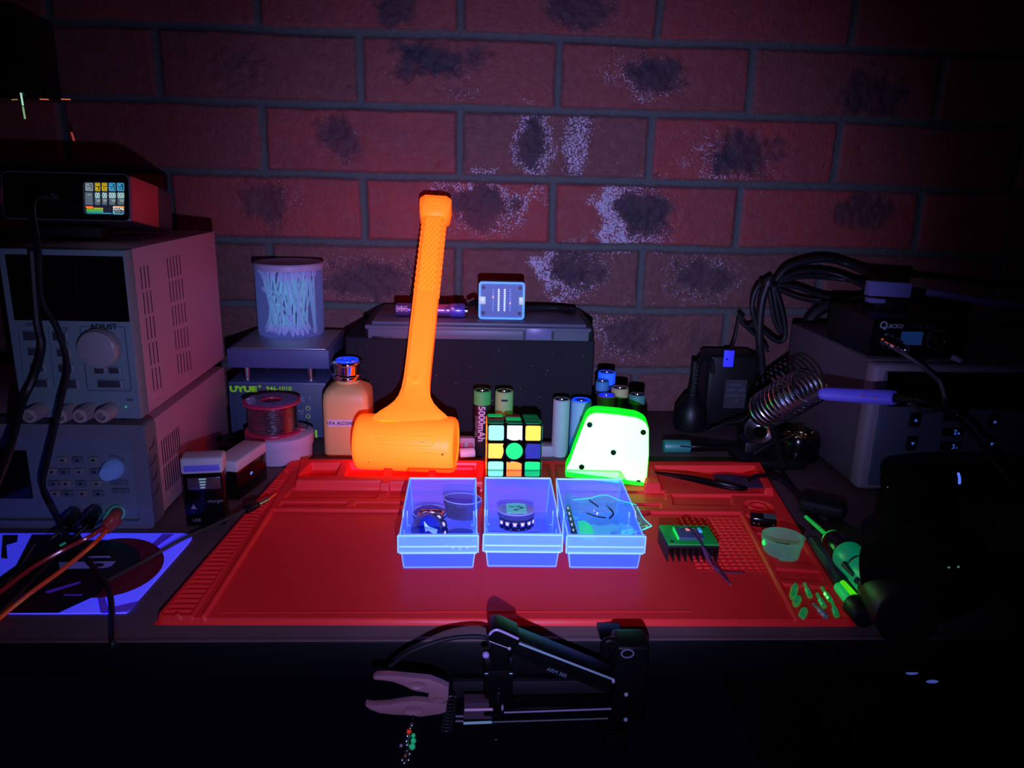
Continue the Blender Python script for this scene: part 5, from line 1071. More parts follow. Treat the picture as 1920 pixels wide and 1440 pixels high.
t, X, r = battery(929, 963, 744, .810, .0745, [(.35, pmat('dark_wrap', (.05, .02, .015), .4), 'base_wrap'), (.62, pmat('rust_wrap', (.30, .07, .03), .4), 'lower_wrap'), (1, YG2, 'top_band')], 'lime green topped battery cell behind the puzzle cube')
part(t, 'print_mark', pmat('print_dark', (.008, .008, .02), .5), box(oY(940, 750, .81).x, oY(952, 750, .81).x, .8095, .8104, oY(946, 753, .81).z, oY(946, 749.5, .81).z)); txt(t, 'D  Size', .0036, facing(oY(937, 790, .81).x, .8125, oY(946, 770, .81).z) @ Matrix.Rotation(PI / 2, 4, 'Z'), MATS['dim_print'], depth=.001)
TW = pmat('teal_white_wrap', (.42, .55, .60), .4); BWH = fluor('blue_white_wrap', (.35, .52, .75), (.0, .01, .04), 1.)
battery(1039, 1071, 752, .808, .0665, [(1, TW, 'wrap')], 'plain pale grey-green battery cell, left of the two standing behind the tape measure')
t, X, r = battery(1073, 1112, 758, .812, .0635, [(.35, fluor('sky_wrap', (.12, .5, .85), (.0, .02, .05), 1.), 'lower_wrap'), (1, BWH, 'wrap')], 'pale blue battery cell with a glowing blue top ring beside the tape measure')
part(t, 'glow_ring', fluor('blue_ring', (.1, .3, 3.0), (.0, .03, .5), 1.), tf(lathe([(r * .62, .0640), (r * .62, .0646), (r * .90, .0646), (r * .90, .0640)], 30, False), X), label='glowing blue top ring'); txt(t, 'CELL', .0030, facing(oY(1089, 785, .812).x, .8118, oY(1090, 785, .812).z) @ Matrix.Rotation(-PI / 2, 4, 'Z'), MATS['dim_print'], depth=.0006)
BLUE = fluor('bright_blue_wrap', (.08, .35, 2.6), (.0, .03, .35), 1.)
battery(1123, 1156, 722, .885, .0785, [(.62, pmat('dark_wrap', (.05, .02, .015), .4), 'wrap'), (.82, pmat('navy_wrap', (.02, .04, .25), .4), 'lower_wrap'), (1, BLUE, 'top_band')], 'tall battery cell with a bright blue band, farthest back')
battery(1118, 1143, 735, .862, .0740, [(.86, pmat('dark_teal_wrap', (.02, .08, .10), .4), 'wrap'), (1, fluor('steel_blue_wrap', (.08, .30, .60), (.0, .01, .03), 1.), 'top_band')], 'thin steel blue topped cell just in front of the bright blue banded one')
t, X, r = battery(1122, 1156, 756, .834, .0640, [(1, pmat('brown_wrap', (.28, .17, .16), .4), 'wrap')], 'brown battery cell with a glowing violet-blue top, behind the tape measure')
part(t, 'glow_ring', fluor('violet_ring', (.1, .12, 3.0), (.0, .01, .5), 1.), tf(lathe([(r * .40, .0641), (r * .40, .0647), (r * .86, .0647), (r * .86, .0641)], 30, False), X), label='glowing violet-blue top')
battery(1148, 1181, 748, .855, .0675, [(.84, pmat('dark_wrap', (.05, .02, .015), .4), 'wrap'), (1, pmat('mustard_wrap', (.62, .52, .25), .4), 'top_band')], 'dark battery cell with a mustard yellow top band, behind the tape measure')
battery(1182, 1213, 756, .840, .0640, [(.84, pmat('dark_wrap', (.05, .02, .015), .4), 'wrap'), (1, pmat('teal_wrap', (.10, .32, .28), .35), 'top_band')], 'dark battery cell with a dull teal top band, rightmost behind the tape measure')
# odds and ends between
solid('plastic_tube_piece', WHITEP, [rod(oY(862, 851, .800), oY(890, 848, .803), .0062, 20, .0055, .001)], 'white plastic tube piece lying beside the hammer head', 'tube')
t = thing('terminal_block', tuple(oY(876, 845, .815)), 'small white and red terminal block beside the green topped battery', 'terminal block')
part(t, 'block_body', pmat('dusky_white', (.40, .33, .38), .4), box(oY(862, 840, .812).x, oY(892, 840, .812).x, .812, .822, .001, .0215, .001))
for u in (866, 882): part(t, 'red_lever', pmat('dusky_red', (.45, .06, .09), .35), box(oY(u - 4, 840, .81).x, oY(u + 4, 840, .81).x, .8095, .813, .006, .0155, .001))
solid('white_block', pmat('greyish_white', (.42, .40, .50), .45), [box(oY(1010, 840, .812).x, oY(1038, 840, .812).x, .812, .830, 0, .0125, .001)], 'low greyish white block between the puzzle cube and the pale battery', 'block')
# ================================================================== right side
RX = .3935; RYF = .7137; RZ = .1335
ls = thing('triple_power_supply', (.50, .78, 0), 'large grey bench power supply with channel keys 1, 2 and 3, at the right edge', 'power supply')
GREYF = pmat('dusky_grey_front', (.10, .13, .18), .5)
part(ls, 'case', pmat('dusky_grey_case', (.13, .10, .13), .6), box(RX + .002, .72, RYF + .020, .93, .004, RZ + .004, .003)); part(ls, 'front_frame', pmat('mauve_frame', (.36, .30, .36), .5), box(RX, .722, RYF + .002, RYF + .022, .003, RZ + .002, .005, 3))
part(ls, 'front_panel', GREYF, box(RX + .010, .715, RYF, RYF + .006, .008, RZ - .004, .003))
def rp(u, v, d=.0005): return oY(u, v, RYF - d)
part(ls, 'display', BLACKG, tf(prism([(rp(1664, 700).x, rp(1664, 697).z), (.70, rp(1900, 700).z), (.70, rp(1900, 768).z), (rp(1820, 768).x, rp(1820, 768).z), (rp(1812, 771).x, rp(1812, 771).z), (rp(1762, 770).x, rp(1762, 770).z), (rp(1745, 766).x, rp(1745, 764).z), (rp(1664, 762).x, rp(1664, 762).z)], 0, .0006), facing(0, RYF - .0001, 0)), label='dark display window')
GLY = pmat('lit_blue_glyph', (.08, .16, .5), .4, emit=(.05, .15, .85), es=.45)
for u, v, w_, h_, s_, dn_ in ((1716, 787, .0108, .0150, None, 1), (1710, 831, .0108, .0150, None, -1), (1789, 782, .0215, .0100, '1', 0), (1787, 810, .0215, .0095, '2', 0), (1783, 837, .0215, .0095, '3', 0), (1864, 790, .0108, .0150, None, 1), (1858, 832, .0108, .0150, None, -1)):
    p = rp(u, v, .0010); k_ = part(ls, 'key', BLACK, box(p.x - w_ / 2, p.x + w_ / 2, RYF - .0022, RYF + .001, p.z - h_ / 2, p.z + h_ / 2, .0010))
    if s_:
        txt(ls, s_, .0070, facing(p.x + .0016, RYF - .0024, p.z), GLY, 'key_number', .00005, bold=.0001)
        part(k_, 'small_mark', GLY, tf(cyl(.0011, 0, .0002, 3 if s_ != '2' else 12), facing(p.x + .0052, RYF - .0024, p.z - .001)), smooth=False)
    else: part(k_, 'arrow', GLY, tf(prism([(-.0020, -.0014 * dn_), (.0020, -.0014 * dn_), (0, .0018 * dn_)], 0, .0002), facing(p.x, RYF - .0024, p.z)))
for x in (RX + .02, .70):
    for y in (RYF + .03, .91): part(ls, 'foot', RUBBER, tf(cyl(.008, 0, .005, 16), at(x, y, 0)))
# soldering station on top
QY = .742; QZ = RZ + .0042
qs = thing('soldering_station', (.45, .78, QZ), 'small black soldering station with a blue screen, on the large grey supply', 'soldering station')
qx0 = oY(1632, 640, QY).x; qx1 = oY(1812, 640, QY).x; qz1 = oY(1700, 598, QY).z
part(qs, 'case', BLACK, box(qx0, qx1, QY + .001, QY + .10, QZ, qz1, .003)); part(qs, 'front_panel', BLACKG, box(qx0, qx1, QY, QY + .002, QZ + .0005, qz1, .0006))
def qp(u, v, d=.0004): return oY(u, v, QY - d)
QI = pmat('cool_white_print', (.38, .50, .55), .5)
txt(qs, 'Q', .0100, facing(*qp(1657, 610)), QI, bold=.0002); txt(qs, 'UICKO', .0058, facing(*qp(1678, 612)), QI, bold=.0001, sx=.95); txt(qs, 'T12-952', .0056, facing(*qp(1731, 613)), pmat('dim_print2', (.06, .08, .1), .5), sx=1.3)
part(qs, 'screen', pmat('blue_screen', (.005, .012, .04), .3, emit=(.008, .03, .14), es=.5), box(qp(1690, 630).x, qp(1730, 630).x, QY - .0006, QY, qp(1710, 647).z, qp(1710, 622).z), label='dim blue screen')
k1 = qp(1756, 637); part(qs, 'knob', BLACK, tf(lathe([(.0095, 0), (.0095, .001), (.0080, .0015), (.0075, .010), (.0065, .011), (.0001, .011)], 36, False), facing(k1.x, QY, k1.z)))
part(qs, 'knob_scale', pmat('dim_ring', (.12, .2, .2), .5), tf(ring([(.0105 * math.cos(a), .0105 * math.sin(a)) for a in np.linspace(0, 2 * PI, 33)[:-1]], [(.0099 * math.cos(a), .0099 * math.sin(a)) for a in np.linspace(0, 2 * PI, 33)[:-1]], 0, .0003), facing(k1.x, QY - .0002, k1.z)))
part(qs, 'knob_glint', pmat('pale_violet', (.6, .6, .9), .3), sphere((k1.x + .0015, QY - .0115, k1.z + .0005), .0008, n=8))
c0 = qp(1661, 637); part(qs, 'plug_socket', CHROME, tf(lathe([(.0080, 0), (.0085, .003), (.0070, .004), (.0072, .009), (.0062, .010), (.0064, .016), (.0048, .017), (.0048, .024), (.0034, .026)], 24), facing(c0.x, QY, c0.z) @ Euler((.25, .45, 0)).to_matrix().to_4x4()), label='chrome aviation plug')
part(qs, 'plug_cable', pmat('violet_brown_cable', (.13, .09, .12), .4), tube([qp(1676, 652, .024), qp(1695, 664, .034), qp(1725, 684, .042), qp(1752, 706, .048), qp(1765, 722, .052), qp(1770, 760, .06), qp(1735, 772, .075), qp(1705, 756, .085)], .0022, 8, 8))
solid('cable_end_plug', pmat('pale_blue_plug', (.45, .55, .75), .35), [rod(oY(1784, 669, .715), oY(1802, 677, .712), .0030, 12, .0024, .0006)], 'small pale plug lying on the front edge of the large grey supply', 'plug')
# iron with a violet sleeve resting in its spring stand
SV = fluor('violet_sleeve', (.18, .16, 1.05), (.004, .003, .05), 1., rough=.3, gloss=.1)
ia = oY(1538, 738, .700); ib = oY(1678, 746, .640)
sn = thing('soldering_iron', tuple(oY(1600, 742, .67)), 'soldering iron with a glowing violet sleeve, its tip in the spring stand', 'soldering iron')
Li = (ib - ia).length; Xi2 = along(ia, ib)
part(sn, 'sleeve', SV, tf(lathe([(.0001, 0), (.0042, 0), (.0056, .002), (.0063, .008), (.0068, Li - .003), (.0060, Li), (.0001, Li)], 32, False), Xi2), label='glowing violet sleeve')
part(sn, 'shaft', pmat('dark_shaft', (.06, .03, .05), .4), rod(oY(1450, 775, .745), ia, .0028, 14, .0050))
ic_ = oY(1712, 748, .627); part(sn, 'strain_relief', RUBBER, *[tf(lathe([(.0001, 0), (.0044 - .0002 * k, 0), (.0044 - .0002 * k, .0022), (.0032, .0024), (.0032, .0030), (.0001, .003)], 16, False), along(ib.lerp(ic_, k / 6), ic_)) for k in range(6)])
part(sn, 'cable', CABLE, tube([ic_, oY(1745, 758, .62), oY(1800, 790, .62), oY(1860, 860, .60), oY(1925, 940, .57), oY(1990, 1040, .55)], .0024, 8, 8))
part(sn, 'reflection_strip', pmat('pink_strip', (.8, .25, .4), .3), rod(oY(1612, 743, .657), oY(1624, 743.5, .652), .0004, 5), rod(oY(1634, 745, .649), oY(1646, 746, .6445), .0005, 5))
ss = thing('iron_stand', tuple(oY(1480, 850, .79)), 'chrome coil spring soldering iron stand with a black base', 'iron stand')
a = oY(1432, 770, .780); b = oY(1522, 722, .715); Lz = (b - a).length; Xsp = along(a, b)
coil = []
for k in range(0, 331):
    f = k / 330; an = f * 2 * PI * 11; rr = .0185 + .0018 * math.sin(f * 3.1); coil.append(Xsp @ Vector((rr * math.cos(an), rr * math.sin(an), f * Lz)))
part(ss, 'coil_spring', STEEL, tube(coil, .0012, 8, 1), label='chrome coil spring')
part(ss, 'spring_cup', BLACK, tf(lathe([(.0001, -.006), (.016, -.006), (.0175, 0), (.0165, .002), (.0001, .001)], 32, False), Xsp))
part(ss, 'bracket', BLACK, tube([Xsp @ Vector((.016, 0, -.004)), Xsp @ Vector((.020, .002, -.018)), oZ(1470, 880, .012)], .004, 8, 6)); bz = oZ(1470, 888, 0); part(ss, 'base', BLACK, box(bz.x - .045, bz.x + .03, .775, .825, 0, .012, .004, 3))
bw = thing('brass_wool_cup', (.312, .80, 0), 'black cup of brass wool for cleaning tips, right of the spring stand', 'cleaning cup')
bwp = oZ(1497, 868, 0); Xb = at(bwp.x + .002, bwp.y + .012, .0)
part(bw, 'cup', BLACKG, tf(lathe([(.0001, 0), (.020, 0), (.023, .003), (.0245, .024), (.022, .031), (.019, .031), (.019, .020), (.0001, .020)], 40, False), Xb))
rs = random.Random(9); wool = []
for k in range(46):
    c_ = Vector((rs.gauss(0, .007), rs.gauss(0, .007), rs.uniform(.023, .034))); r_ = rs.uniform(.002, .005); e_ = Euler((rs.uniform(0, 3), rs.uniform(0, 3), 0)).to_matrix()
    wool.append(tube([Xb @ (c_ + e_ @ Vector((r_ * math.cos(q), r_ * math.sin(q), 0))) for q in np.linspace(0, 5, 9)], .0004, 4, 1))
part(bw, 'brass_wool', BRASS, *wool, kind='stuff', label='curly brass wool')
dsh = oY(1425, 808, .80); solid('steel_dish', STEEL, [tf(lathe([(.008, -.004), (.016, .0), (.0175, .0045), (.0165, .0045), (.015, .001), (.008, -.0028)], 36, False), at(dsh.x, dsh.y, dsh.z, 0, .7, -.5))], 'small steel dish leaning on the base of the spring stand', 'dish')
cd_ = oY(1425, 826, .80); solid('dish_stand_block', BLACK, [box(cd_.x - .016, cd_.x + .012, .80, .83, 0, max(dsh.z - .014, .01), .002)], 'black block behind the steel dish', 'block')
# wall adapter, plug, cable bundle
ad0 = oY(1330, 672, .93); ad1 = oY(1410, 805, .93); 
ad = thing('power_adapter', ((ad0.x + ad1.x) / 2, .945, 0), 'black power adapter with a printed rating plate and a blue tag, standing against the wall', 'adapter')
part(ad, 'adapter_body', BLACK, box(ad0.x, ad1.x, .93, .975, 0, oY(1370, 666, .93).z, .005, 3))
part(ad, 'rating_plate', pmat('plate_grey', (.045, .050, .060), .5), box(oY(1360, 720, .93).x, oY(1400, 720, .93).x, .9292, .9305, oY(1380, 765, .93).z, oY(1380, 712, .93).z), label='rating plate')
GP = pmat('grey_fine_print', (.14, .16, .19), .5)
for k, s_ in enumerate(('MODEL', 'INPUT 240V', 'OUTPUT 24V', 'CE')): txt(ad, s_, .0046, facing(*oY(1380, 722 + k * 10, .9290)), GP, depth=.0001)
part(ad, 'blue_tag', fluor('blue_tag', (.15, .15, 2.2), (.0, .0, .12), 1.), box(oY(1357, 670, .925).x, oY(1376, 670, .925).x, .9245, .9255, oY(1366, 688, .925).z, oY(1366, 657, .925).z, .0003), label='bright blue tag')
pg = thing('mains_plug', tuple(oY(1300, 830, .90)), 'black mains plug with a ribbed neck standing left of the adapter', 'plug')
pgc = oY(1302, 770, .905)
part(pg, 'plug_body', BLACK, tf(lathe([(.0001, 0), (.019, 0), (.021, .006), (.020, .026), (.014, .036), (.009, .044), (.0001, .044)], 24, False), at(pgc.x, .92, .0)))
for k in range(8): part(pg, 'neck_rib', RUBBER, tf(cyl(.0062 - .0003 * k, .044 + k * .0052, .0478 + k * .0052, 16), at(pgc.x + .0005 * k, .92, 0)))
part(pg, 'neck', RUBBER, tf(cyl(.0042, .040, .088, 12), at(pgc.x, .92, 0)))
part(pg, 'cord', CABLE, tube([(pgc.x + .004, .92, .085), oY(1318, 672, .925), oY(1333, 676, .93), oY(1336, 700, .932)], .0034, 8, 8))
DK = pmat('soft_black_cable', (.016, .016, .021), .42)
cb = thing('cable_bundle', tuple(oY(1440, 640, .93)), 'big looped bundle of black cables hanging against the wall at right', 'cables')
def cpt(u, v, y=.94): return oY(u, v, y)
for pts, r_ in (([cpt(1452, 530), cpt(1480, 500), cpt(1540, 486), cpt(1590, 496), cpt(1640, 520, .90), cpt(1680, 545, .86)], .0042), ([cpt(1450, 532), cpt(1500, 510), cpt(1560, 512), cpt(1610, 532, .92), cpt(1650, 552, .88)], .0030),
                ([cpt(1448, 534), cpt(1500, 520), cpt(1560, 522), cpt(1620, 530, .92), cpt(1670, 540, .88)], .0026), ([cpt(1448, 535), cpt(1490, 538), cpt(1545, 556), cpt(1600, 560, .93), cpt(1650, 550, .89)], .0030), ([cpt(1446, 538), cpt(1500, 560), cpt(1560, 568), cpt(1610, 560, .93)], .0022),
                ([cpt(1446, 520), cpt(1420, 540), cpt(1410, 575), cpt(1418, 610), cpt(1425, 640)], .0032), ([cpt(1442, 525), cpt(1428, 570), cpt(1424, 640), cpt(1432, 720), cpt(1440, 790, .90), cpt(1448, 830, .86)], .0050),
                ([cpt(1448, 530), cpt(1458, 590), cpt(1466, 625), cpt(1452, 600), cpt(1442, 545)], .0028), ([cpt(1450, 530), cpt(1468, 590), cpt(1472, 630), cpt(1458, 640), cpt(1430, 620)], .0030), ([cpt(1432, 600), cpt(1400, 612), cpt(1385, 590), cpt(1395, 600)], .0024),
                ([cpt(1385, 598), cpt(1376, 640), cpt(1362, 675, .925)], .0018), ([cpt(1390, 606), cpt(1428, 640), cpt(1440, 660)], .0020)):
    part(cb, 'cable', DK, tube(pts, r_, 10, 8))
part(cb, 'cable_tie', BLACK, tf(lathe([(.009, -.003), (.0105, -.003), (.0105, .003), (.009, .003)], 20, False), at(*cpt(1440, 530), 0, 0, 0)))
cable('thick_hose', [cpt(1600, 566, .972), cpt(1550, 574, .972), cpt(1518, 600, .972), cpt(1508, 640, .972), cpt(1504, 700, .965), cpt(1500, 770, .955), (.365, .950, .01)], .0085, RUBBER, 'thick black hose curving down beside the large grey supply', 'hose')
cable('thin_iron_cable', [cpt(1325, 810, .88), cpt(1360, 795, .87), cpt(1395, 786, .85), cpt(1415, 760, .85), cpt(1420, 715, .86)], .0014, DK, 'thin dark cable crossing in front of the adapter towards the spring stand')
cable('hooked_probe_wire', [oY(1398, 868, .80), oY(1412, 852, .795), oY(1440, 835, .79), oY(1475, 822, .775), oY(1500, 812, .765)], .0011, DK, 'thin hooked wire in front of the brass wool cup', 'wire')
cable('mouse_like_cable', [oZ(1398, 902, .022), oZ(1425, 892, .018), oZ(1462, 900, .008), oZ(1500, 930, .005), oZ(1530, 955, .008)], .0024, CABLE, 'black cable running from the back tray to the small black inline box')
cable('desk_side_cable', [oZ(1452, 868, .003), oZ(1480, 905, .003), oZ(1510, 960, .003), oZ(1525, 990, .003)], .0020, CABLE, 'thin black cable along the right edge of the mat')
# inline box
ibx = oZ(1552, 975, 0); solid('inline_control_box', RUBBER, [tf(box(-.021, .021, -.010, .010, 0.0, .0150, .005, 3), at(ibx.x, ibx.y + .012, 0.0002, -.55))], 'small rounded black inline box on a cable, right of the mat', 'inline box')
# lying teal capped pen torch behind the mat
t = thing('pen_torch', tuple(oY(1290, 848, .83)), 'black pen torch with a teal cap lying behind the right back tray', 'pen torch')
q0 = oY(1243, 846, .83); q1 = oY(1292, 849, .83); q2 = oY(1385, 858, .825)
for q in (q0, q1, q2): q.z = .0080
part(t, 'teal_cap', fluor('dull_teal_cap', (.04, .30, .26), (.0, .008, .006), 1., gloss=.12), rod(q0, q1, .0075, 24, None, .001), label='teal cap'); part(t, 'barrel', BLACKG, rod(q1, q2, .0065, 20, .0035, .001)); part(t, 'clip', STEEL, rod(oY(1275, 836, .823), oY(1298, 838, .823), .0010, 6))
# violet stick and usb dongle on top right
t = thing('usb_dongle', tuple(oY(1665, 545, .80)), 'pale violet dongle plugged on the end of a violet cable, above the soldering station', 'dongle')
VP = pmat('pale_violet_shell', (.20, .20, .50), .35)
part(t, 'shell', VP, tf(box(-.0245, .0225, -.006, .006, -.0085, .0075, .0015), at(*oY(1667, 541, .80), .05, 0, .04))); part(t, 'lower_shell', VP, tf(box(-.022, -.004, -.006, .006, -.016, -.0105, .0015), at(*oY(1667, 541, .80), .05, 0, .04)))
part(t, 'plug_neck', BLACK, rod(oY(1697, 544, .80), oY(1737, 547, .80), .0052, 14, .0030)); part(t, 'stand_block', BLACK, box(oY(1640, 560, .80).x, oY(1700, 560, .80).x, .794, .825, qz1, max(qz1 + .004, oY(1660, 557, .80).z), .001))
part(t, 'violet_cable', pmat('dusky_violet_cable', (.14, .10, .30), .45), tube([oY(1735, 547, .80), oY(1790, 555, .79), oY(1850, 566, .78), oY(1925, 575, .77), oY(2000, 590, .76)], .0042, 10, 6))
# rotary tool in the front right corner
rt = thing('rotary_tool', tuple(oZ(1640, 1080, 0)), 'black power tool with a green-lit spindle, lying in the dark right of the mat', 'power tool')
GL = fluor('green_lit_spindle', (.03, 1.4, .22), (.0, .16, .012), 1., rough=.25, gloss=.2); TL = fluor('teal_lit_shell', (.01, .55, .25), (.0, .085, .035), 1., rough=.3, gloss=.1)  # green reflections of the tape measure put into colour and glow
s0 = oZ(1511, 969, .016); s1 = oZ(1559, 1011, .020); s2 = oZ(1600, 1048, .022); s3 = oZ(1645, 1098, .024)
part(rt, 'spindle', GL, rod(s0, s1, .0016, 12, .0019), label='thin green-lit spindle'); dr = (s1 - s0).normalized()
part(rt, 'flange', GL, rod(s1, s1 + dr * .0025, .0085, 28, None, .0006), label='green-lit round flange')
LT = (s3 - s1).length; dr = (s3 - s1).normalized()
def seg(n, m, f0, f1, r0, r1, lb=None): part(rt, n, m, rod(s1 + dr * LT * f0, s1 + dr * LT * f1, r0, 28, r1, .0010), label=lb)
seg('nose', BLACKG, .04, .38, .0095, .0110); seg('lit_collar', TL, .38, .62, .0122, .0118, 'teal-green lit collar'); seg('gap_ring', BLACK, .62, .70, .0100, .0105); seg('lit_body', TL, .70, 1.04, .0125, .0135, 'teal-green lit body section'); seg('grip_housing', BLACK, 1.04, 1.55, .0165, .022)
for k, (u0, v0, u1, v1) in enumerate(((1604, 1028, 1634, 1040), (1640, 1062, 1668, 1076), (1583, 1058, 1600, 1078), (1606, 1088, 1640, 1112))):
    part(rt, 'teal_rib', pmat('dark_teal_rib', (.01, .10, .06), .3), rod(oZ(u0, v0, .026), oZ(u1, v1, .026), .0026, 10, .0014))  # reflected green patches on the black shell, built as teal rods
m0 = oZ(1650, 1010, .03); m1_ = oZ(1790, 1060, .035)
TOOLB = pmat('matte_tool_black', (.0022, .0022, .003), .85, spec=.06)
part(rt, 'motor_housing', TOOLB, tube([oZ(1625, 1075, .030), oZ(1680, 1075, .036), oZ(1740, 1070, .040), oZ(1800, 1060, .040)], .03, 24, 6, [.020, .028, .036, .030]))
part(rt, 'handle', TOOLB, tube([oZ(1700, 1060, .040), oZ(1720, 1000, .045), oZ(1720, 950, .045), oZ(1690, 915, .048), oZ(1670, 905, .050)], .02, 20, 6, [.026, .030, .028, .020, .013]), tube([oZ(1670, 903, .052), oZ(1730, 898, .05), oZ(1800, 900, .05), oZ(1880, 905, .05), oZ(1960, 915, .05)], .010, 16, 6, [.012, .015, .016, .017, .018]))
part(rt, 'handle_light', pmat('blue_indicator', (.1, .2, 1), .3, emit=(.08, .16, 1.0), es=1.1), tube([oZ(1797, 888, .066), oZ(1799, 896, .066), oZ(1799, 906, .065)], .0011, 8, 4), label='thin blue light')
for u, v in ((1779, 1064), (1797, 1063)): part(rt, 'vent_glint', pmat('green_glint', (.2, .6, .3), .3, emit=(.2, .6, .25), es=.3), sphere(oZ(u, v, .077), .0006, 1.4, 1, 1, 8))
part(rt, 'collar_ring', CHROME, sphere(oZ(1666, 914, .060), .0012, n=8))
part(rt, 'battery_block', TOOLB, box(.40, .47, .475, .535, 0, .030, .006, 3)); part(rt, 'power_cord', CABLE, tube([oZ(1712, 1130, .004), oZ(1722, 1155, .003), oZ(1722, 1185, .003)], .003, 8, 6))
# steel rule and marker
a, b, c, d = oZ(1503, 1000, .004), oZ(1514, 998, .004), oZ(1607, 1128, .004), oZ(1586, 1134, .004)
a, b, c, d = oZ(1512, 1008, .0045), oZ(1530, 1006, .0045), oZ(1610, 1108, .0045), oZ(1578, 1112, .0045)
t = thing('steel_rule', tuple(oZ(1560, 1060, .004)), 'dull steel strip with engraved lines lying along the right edge of the mat', 'steel rule')
part(t, 'strip', pmat('dusky_steel', (.30, .27, .30), .35, metal=.7), prism([(p.x + .0, p.y) for p in (a, b, c, d)], .0002, .0040, .0003))
for f in (.3, .45): part(t, 'engraved_line', pmat('green_glint2', (.25, .55, .28), .3), rod(a.lerp(b, f), d.lerp(c, f) * .75 + a.lerp(b, f) * .25, .0003, 5))  # green glints on the steel put in as thin coloured rods
t = thing('screwdriver', tuple(oZ(1590, 1115, .003)), 'green-lit screwdriver with a short black handle at the front right corner of the mat', 'screwdriver')
ma, mb, mc = oZ(1572, 1100, .008), oZ(1601, 1133, .009), oZ(1630, 1148, .012)
part(t, 'barrel', fluor('green_barrel', (.05, 1.5, .35), (.0, .20, .03), 1., gloss=.12), rod(ma, mb, .0040, 18, .0052, .0008), label='green-lit barrel'); part(t, 'yellow_mark', fluor('yellowgreen_mark', (.5, 2.2, .05), (.05, .4, .0), 1.), rod(oZ(1580, 1093, .011), oZ(1602, 1121, .012), .0024, 10, .0034), label='yellow-green stripe')
part(t, 'handle', BLACK, rod(mb, mb + (mb - ma).normalized() * .020, .0095, 20, .0085, .003))
# ================================================================== jointed clamp arm in front of the desk
am = thing('clamp_arm', (.05, .42, -.06), 'black jointed arm with a pink-lit spring clamp, just below the front edge of the desk', 'clamp arm')
AY = .415
def ap(u, v, d=0.0): return oY(u, v, AY + d)
JM = pmat('pinkish_grey_jaw', (.38, .17, .20), .38)  # red glow of the mat put into the jaw colour
def outl(L): return [(ap(u, v).x, ap(u, v).z) for u, v in L]
XA = facing(0, AY + .003, 0)
jaw1 = outl([(700, 1266), (706, 1262), (722, 1262), (745, 1263), (775, 1266), (806, 1269), (830, 1278), (842, 1284), (841, 1308), (832, 1312), (812, 1311), (804, 1306), (803, 1295), (792, 1293), (775, 1290), (755, 1280), (738, 1274), (718, 1271), (703, 1270)])
jaw2 = outl([(686, 1316), (700, 1318), (730, 1316), (752, 1312), (775, 1309), (800, 1311), (825, 1314), (838, 1316), (837, 1330), (825, 1334), (790, 1339), (760, 1336), (735, 1335), (712, 1332), (695, 1326), (687, 1320)])
for J, (bu, bv), (ru, rv) in ((jaw1, (784, 1278), (17, 8)), (jaw2, (776, 1325), (19, 10))):
    j_ = part(am, 'clamp_jaw', JM, tf(prism(J, 0, .006, .0010, 2), XA)); c_ = ap(bu, bv); s_ = AY / 1437
    part(j_, 'oval_boss', JM, tf(lathe([(.0001, .0068), (.7, .0070), (.9, .0074), (1.0, .0074), (1.05, .006)], 32, False), XA @ Matrix.Translation((c_.x, c_.z, 0)) @ Matrix.Diagonal((ru * s_, rv * s_, 1, 1))))
c_ = ap(822, 1305); part(am, 'pivot_pin', JM, tf(cyl(.0022, .006, .0078, 20), XA @ Matrix.Translation((c_.x, c_.z, 0)) @ Matrix.Diagonal((1.4, .7, 1, 1))))
DS = pmat('dark_spring', (.10, .10, .12), .3, metal=.8)
sp_ = [Vector((ap(845, 1318 + 60 * f).x - .003 * f + .0032 * math.cos(f * 60), AY + .004 + .0032 * math.sin(f * 60), ap(845, 1318 + 60 * f).z)) for f in np.linspace(0, 1, 120)]
part(am, 'spring', DS, tube(sp_, .0006, 6, 1))
AM = pmat('satin_black_arm', (.003, .003, .004), .4, spec=.12)
EDGE = pmat('polished_edge', (.60, .95, 1.0), .12, metal=.55); EDV = pmat('violet_edge', (.80, .62, 1.0), .15, metal=.5)  # light caught by the black arm edges, put into pale rod colours
def bar(a, b, w_, d0, d1, m=AM, name='arm_bar'):
    A_, B_ = ap(*a), ap(*b); t_ = (B_ - A_).normalized(); n_ = Vector((-t_.z, 0, t_.x)); n_ = n_ * (w_ / 2)
    o = [A_ + n_, B_ + n_, B_ - n_, A_ - n_]; return part(am, name, m, tf(prism([(p.x, p.z) for p in o], 0, d1 - d0, .0008, 2), facing(0, AY + d1, 0)))
bar((952, 1216), (1152, 1296), .0115, .004, .020); bar((905, 1345), (1165, 1340), .0060, .004, .016)
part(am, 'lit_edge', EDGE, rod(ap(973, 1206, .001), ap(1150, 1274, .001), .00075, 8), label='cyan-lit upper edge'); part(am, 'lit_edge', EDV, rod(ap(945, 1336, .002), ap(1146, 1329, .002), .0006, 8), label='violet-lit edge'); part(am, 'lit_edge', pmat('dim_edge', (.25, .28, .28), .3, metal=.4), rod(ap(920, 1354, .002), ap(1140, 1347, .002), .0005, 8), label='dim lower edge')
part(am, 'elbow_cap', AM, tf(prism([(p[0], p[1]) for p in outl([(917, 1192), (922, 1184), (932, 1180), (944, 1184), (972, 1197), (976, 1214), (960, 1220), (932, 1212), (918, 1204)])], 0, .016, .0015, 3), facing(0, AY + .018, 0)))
part(am, 'cap_edge', EDV, tube([ap(918, 1190, .001), ap(923, 1184, .001), ap(932, 1181, .001), ap(946, 1186, .001), ap(972, 1198, .001)], .0008, 8, 6), label='violet-lit cap edge')
